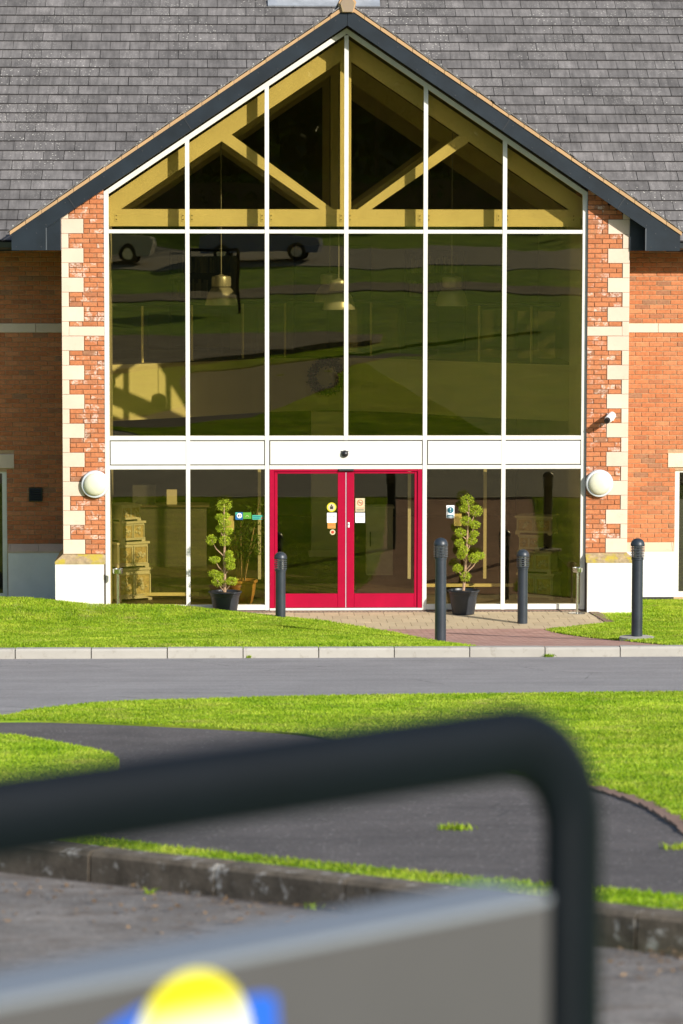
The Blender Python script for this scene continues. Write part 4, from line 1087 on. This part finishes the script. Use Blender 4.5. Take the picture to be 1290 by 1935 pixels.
MB().disc((-1.655, 1.475), .040, GY-.004, GY-.002, 24).build('emblem', 'paper', p); MB().box(-1.677, -1.658, GY-.0055, GY-.004, 1.458, 1.492).build('dark_mark', 'ink', p); MB().box(-1.648, -1.636, GY-.0055, GY-.004, 1.458, 1.492).build('dark_mark', 'ink', p); MB().prism([(-1.717, 1.48), (-1.67, 1.527), (-1.717, 1.527)], GY-.0035, GY-.0025).build('corner_flash', 'aqua', p)
p = sticker('window_sticker', -1.535, 1.475, .13, .10, 'green', 'bright green window sticker with a small curved mark', y=GY)
MB().tube([(-1.535+.022*math.cos(a), GY-.004, 1.455+.022*math.sin(a)) for a in np.linspace(0, math.pi, 9)], .004, 6).build('arc_mark', 'beige', p)
p = sticker('window_sticker', -1.37, 1.448, .17, .07, 'aqua', 'long turquoise window sticker with two lines of small print', y=GY)
for zz, ww in ((1.460, .12), (1.435, .10)): MB().box(-1.445, -1.445+ww, GY-.0035, GY-.002, zz-.006, zz+.006).build('print_line', 'tealink', p)
MB().disc((-1.305, 1.435), .014, GY-.0035, GY-.002, 16).build('round_mark', 'inkred', p)
p = sticker('notice', -1.80, 1.36, .125, .22, 'beige', 'plain beige notice half hidden behind the topiary by the coloured stickers', 'notice', y=.05)
p = sticker('safety_notice', 1.63, 1.53, .125, .20, 'paper', 'blue and white instruction notice with an exclamation mark', 'notice', y=GY)
MB().disc((1.632, 1.555), .048, GY-.004, GY-.002, 28).build('blue_disc', 'tealink', p); text('!', 1.632, 1.555, GY-.005, .085, 'paper', p); MB().box(1.58, 1.68, GY-.004, GY-.002, 1.44, 1.48).build('text_band', 'tealink', p); MB().box(1.592, 1.668, GY-.0055, GY-.004, 1.455, 1.463).build('print_line', 'paper', p)
p = sticker('notice', 1.75, 1.40, .12, .19, 'beige', 'beige sheet stuck inside behind the topiary by the instruction notice', 'notice', y=.05)
DY = -.002
p = sticker('door_sticker', -.222, 1.605, .148, .148, 'yel', 'round yellow sticker with a dark padlock shape above the white door notice', y=DY, rnd_=True)
MB().disc((-.222, 1.605), .055, DY-.004, DY-.002, 28).build('pale_centre', 'beige', p); MB().box(-.247, -.197, DY-.006, DY-.004, 1.575, 1.62).build('dark_block', 'ink', p); MB().box(-.232, -.212, DY-.006, DY-.004, 1.625, 1.645).build('dark_block', 'ink', p)
for x, lab in ((-.218, 'white Automatic Door notice on the door pane with yellow and orange stickers'), (.222, 'white Automatic Door notice under the no smoking sign')):
    p = sticker('door_notice', x, 1.44, .15, .155, 'paper', lab, 'notice', y=DY); text('Automatic', x, 1.463, DY-.003, .030, 'ink', p); text('Door', x, 1.425, DY-.003, .030, 'ink', p)
p = sticker('door_sticker', -.222, 1.315, .125, .085, 'orange', 'small orange rectangular sticker under the white door notice', y=DY)
for i in range(3): MB().box(-.275, -.17, DY-.0035, DY-.002, 1.29+i*.022, 1.297+i*.022).build('print_line', 'inkred', p)
p = sticker('door_sticker', -.205, 1.215, .085, .085, 'beige', 'small round beige sticker with a red centre', y=DY, rnd_=True); MB().disc((-.205, 1.215), .024, DY-.004, DY-.002, 18).build('red_centre', 'inkred', p)
p = sticker('no_smoking_sign', .222, 1.64, .145, .21, 'beige', 'no smoking sign with a red crossed circle', 'sign', y=DY)
m = MB(); 
for k in range(24):
    a0, a1 = 2*math.pi*k/24, 2*math.pi*(k+1)/24
    m.prism([(.222+.047*math.cos(a0), 1.675+.047*math.sin(a0)), (.222+.047*math.cos(a1), 1.675+.047*math.sin(a1)), (.222+.038*math.cos(a1), 1.675+.038*math.sin(a1)), (.222+.038*math.cos(a0), 1.675+.038*math.sin(a0))], DY-.004, DY-.002)
m.build('red_ring', 'inkred', p); MB().beam((.19, DY-.004, 1.707), (.254, DY-.004, 1.643), .008, .002).build('red_bar', 'inkred', p); MB().box(.195, .25, DY-.0035, DY-.002, 1.67, 1.678).build('cigarette', 'ink', p)
text('NO SMOKING', .222, 1.59, DY-.003, .02, 'inkred', p); MB().box(.165, .28, DY-.0035, DY-.002, 1.555, 1.568).build('print_line', 'ink', p)

# ------------------------------------------------------------------ foreground sign
tdir = Vector((1.226, 1.0, 0)).normalized(); ndir = Vector((tdir.y, -tdir.x, 0))
O = Vector((-1.455, -45.86, 0))                       # foot of the right-hand tube
def sp(t, n, z): v = O+tdir*t+ndir*n; return (v.x, v.y, z)
SG = empty('sign_board', sp(-.9, 0, plane_h(46.4))); tag(SG, 'grey sign board in a dark rounded tube frame close to the viewer', 'sign')
ZR = 5.281; RB = .125; WS = 2.0
pts = [sp(0, 0, plane_h(45.9)-.1), sp(0, 0, ZR-RB)]
for a in np.linspace(0, 90, 10)[1:]: pts.append(sp(-RB+RB*math.cos(R(a)), 0, ZR-RB+RB*math.sin(R(a))))
for a in np.linspace(90, 180, 10): pts.append(sp(-WS+RB+RB*math.cos(R(a)), 0, ZR-RB+RB*math.sin(R(a))))
pts += [sp(-WS, 0, plane_h(46.9)-.2)]
MB().tube(pts, .026, 28, True, 1.85, ndir).build('tube_frame', 'signtube', SG, True, 60)
def sbox(t0, t1, n0, n1, z0, z1, nm, mat):
    vs = [sp(t, n, z) for z in (z0, z1) for t, n in ((t0, n0), (t1, n0), (t1, n1), (t0, n1))]
    return MB().add(vs, [(3,2,1,0),(4,5,6,7),(0,1,5,4),(1,2,6,5),(2,3,7,6),(3,0,4,7)][::1]).build(nm, mat, SG)
sbox(-WS+.04, -.078, -.075, .035, 4.0, 5.075, 'panel', 'signgrey')
sbox(-WS+.04, -.077, -.078, .036, 5.0755, 5.085, 'panel_top_edge', 'signedge')
def logo_mat():
    k = NT('logo_yellow_white'); g = k.n('ShaderNodeSeparateXYZ'); k.l(k.pos(), g.inputs[0]); 
    k.col(k.ramp(k.step(g.outputs[2], 4.990, 5.052), [(0, (.72, .72, .66)), (.35, (.70, .68, .40)), (.8, (.62, .56, .0))])); k.set(.5); return k.m
MT['logo_y'] = logo_mat(); MT['logo_b'] = flat('logo_blue', (.005, .09, .50))
def face(poly, off, nm, mat):
    vs = [sp(t, .035+off, z) for t, z in poly]+[sp(t, .035, z) for t, z in poly]; n = len(poly)
    return MB().add(vs, [tuple(range(n)), tuple(range(2*n-1, n-1, -1))]+[(i, i+n, (i+1) % n+n, (i+1) % n) for i in range(n)]).build(nm, mat, SG)
def tz(x, y, z): v = Vector((x, y, 0))-O; return (v.dot(tdir), z)
c0 = tz(-1.943, -46.258, 0)[0]-.036
face([(c0-.122, 5.030), (c0-.14, 5.015), (c0-.15, 4.90), (c0+.02, 4.86), (c0+.14, 4.90), (c0+.128, 5.026), (c0+.115, 5.031), (c0+.05, 5.034), (c0-.07, 5.046)], .002, 'logo_blue_shape', 'logo_b')
face([(c0+.086*math.cos(a), 4.983+.092*math.sin(a)) for a in np.linspace(0, 2*math.pi, 40, endpoint=False)], .004, 'logo_disc', 'logo_y')

# ------------------------------------------------------------------ behind the viewpoint: trees, hedge, cars (mirrored in the glass)
def tree(x, D, zc, rx, rz, n, leaf, lab, trunk_r=.16, group='trees behind the car park'):
    zb = terrain(D)-.15; p = empty('broadleaf_tree', (x, -D, zb)); tag(p, lab, 'tree', group)
    MB().tube([(x, -D, zb), (x+.05, -D, zb+(zc-zb)*.5), (x, -D+.1, zc+rz*.4)], [trunk_r, trunk_r*.75, trunk_r*.3], 10).build('trunk', 'trunkbark', p, True)
    cs = []
    lobes = [(nrng.normal(0, .5, 3)*np.array([rx, rx, rz*.8]), nrng.uniform(.35, .6)) for _ in range(14)]
    for l, s in lobes:
        mid = np.array([x, -D, zc-rz*.5]); end = np.array([x, -D, zc])+l
        MB().tube([mid, (mid+end)/2+np.array([0, 0, .3]), end], [trunk_r*.4, trunk_r*.25, .03], 6).build('limb', 'trunkbark', p, True)
        m = n//14; d = nrng.normal(size=(m, 3)); d /= np.linalg.norm(d, axis=1)[:, None]
        cs.append(end+d*(nrng.uniform(.3, 1, m)**.5)[:, None]*np.array([rx, rx, rz])*s)
    v, f = leaf_quads(np.concatenate(cs), leaf, nrng, 1.2); o = fast_mesh('crown', v, f, 'tree', p); o['kind'] = 'stuff'
names = ['broad dark tree behind the upper lane, mirrored in the peak of the glazing', 'dark tree mirrored in the upper panes beside the shaded wall', 'dark tree mirrored in the upper panes beside the security camera', 'tall tree farthest out behind the upper lane toward the shaded wing', 'tall tree farthest out behind the upper lane toward the sunny wing', 'rounded tree between two taller ones behind the upper lane', 'spreading tree by the hedge behind the upper lane']
for (x, D, h, r), lab in zip(((-3, 92, 14, 5.5), (-10, 95, 13, 5.5), (5, 96, 14, 5.5), (-18, 93, 12, 5), (14, 94, 13, 5.5), (-7, 104, 16, 6), (9, 104, 16, 6)), names):
    tree(x, D, terrain(D)+h*.6, r, h*.42, 4200, .26, lab)
hd = empty('hedge', (0, -86, terrain(86))); tag(hd, 'long clipped hedge behind the upper lane', 'hedge')
MB().box(-30, 30, -86.7, -85.3, terrain(86)-.2, terrain(86)+1.3).build('hedge_core', 'trunkbark', hd)
n = 16000; c = np.stack([nrng.uniform(-30, 30, n), -86+nrng.uniform(-.9, .9, n), terrain(86)+nrng.uniform(0, 1.6, n)], 1)
v, f = leaf_quads(c, .13, nrng, 1.2); o = fast_mesh('foliage', v, f, 'hedge', hd); o['kind'] = 'stuff'
def car(x, D, rot, paint, lab):
    zb = plane_h(D)+.0; p = empty('parked_car', (x, -D, zb)); tag(p, lab, 'car', 'cars parked on the upper lane'); p.rotation_euler.z = rot
    def pt(mb, nm, mat, sm=False):
        o = mb.build(nm, mat, None, sm); o.parent = p; return o
    side = [(-2.1, .30), (2.05, .30), (2.12, .55), (2.02, .78), (1.1, .92), (-1.75, .98), (-2.1, .85), (-2.15, .5)]
    pt(MB().prism(side, -.85, .85), 'body', paint)
    cab = [(-1.72, .97), (1.08, .91), (.45, 1.36), (-.9, 1.43), (-1.5, 1.25)]
    pt(MB().prism(cab, -.74, .74), 'cabin', paint)
    for s in (-1, 1):
        pt(MB().prism([(-1.45, 1.0), (.85, .97), (.38, 1.31), (-.9, 1.37), (-1.35, 1.22)], *sorted((s*.741, s*.75))), 'side_window', 'carglass')
        for wx in (-1.35, 1.32):
            w = pt(MB().lathe([(.32, -.1), (.33, -.08), (.33, .08), (.32, .1)], 20, (wx, s*.78, .32), 'Y'), 'wheel', 'tyre', True)
            b = MB().lathe([(.2, -.105), (.19, .105)], 12, (wx, s*.78, .32), 'Y').build('wheel_rim', 'chrome'); b.parent = w
        pt(MB().box(2.03, 2.11, *sorted((s*.45, s*.78)), .58, .74), 'headlight', 'chrome')
    pt(MB().add([(1.09, -.68, .94), (1.09, .68, .94), (.5, .66, 1.34), (.5, -.66, 1.34)], [(0,1,2,3)]), 'windscreen', 'carglass')
car(-.6, 62.6, R(6), 'carpaint', 'dark blue car parked on the upper lane, mirrored under the tie beam')
car(-6.4, 63.0, R(4), 'carsilver', 'silver car parked farther along the upper lane')

tl = empty('treeline', (0, -112, terrain(112))); tag(tl, 'dense far wood closing the view behind the upper lane', 'wood', kind='stuff')
n = 26000; c = np.stack([nrng.uniform(-70, 70, n), -112+nrng.normal(0, 2.5, n), terrain(112)+nrng.uniform(0, 1, n)**.8*(17+3*np.sin(np.arange(n)*.0))], 1)
c[:, 2] += 2*np.sin(c[:, 0]*.35)+1.2*np.sin(c[:, 0]*.9+1)
v, f = leaf_quads(c, .75, nrng, 1.3); o = fast_mesh('foliage', v, f, 'tree', tl); o['kind'] = 'stuff'

mb = MB(); hx = np.linspace(-260, 260, 40); hd_ = np.linspace(118, 240, 14)
for D in hd_:
    for X in hx:
        t = min((D-118)/60, 1); mb.v.append((X, -D, terrain(D)-1+t*t*(3-2*t)*(34+6*math.sin(X*.03+1)+3*math.sin(X*.11))+1.5*math.sin(X*.31+D*.2)))
for i in range(13):
    for j in range(39): mb.f.append((i*40+j, i*40+j+1, (i+1)*40+j+1, (i+1)*40+j))
o = mb.build('added_hills', 'wood', None, True); tag(o, 'dark wooded hillside behind the upper lane', 'hill', kind='structure')  # unseen hill, added to block bright sky gaps mirrored in the gable panes

pl = curve([(-40, 44), (-14, 46.5), (-4, 49.5), (4, 52.5), (14, 50.5), (40, 49)], 6)
plane_poly('path', [(x, d) for x, d in pl]+[(x, d+2.6) for x, d in pl[::-1]], .004, 'carpark', 'pale curving path across the upper lawn behind the viewpoint', .05)
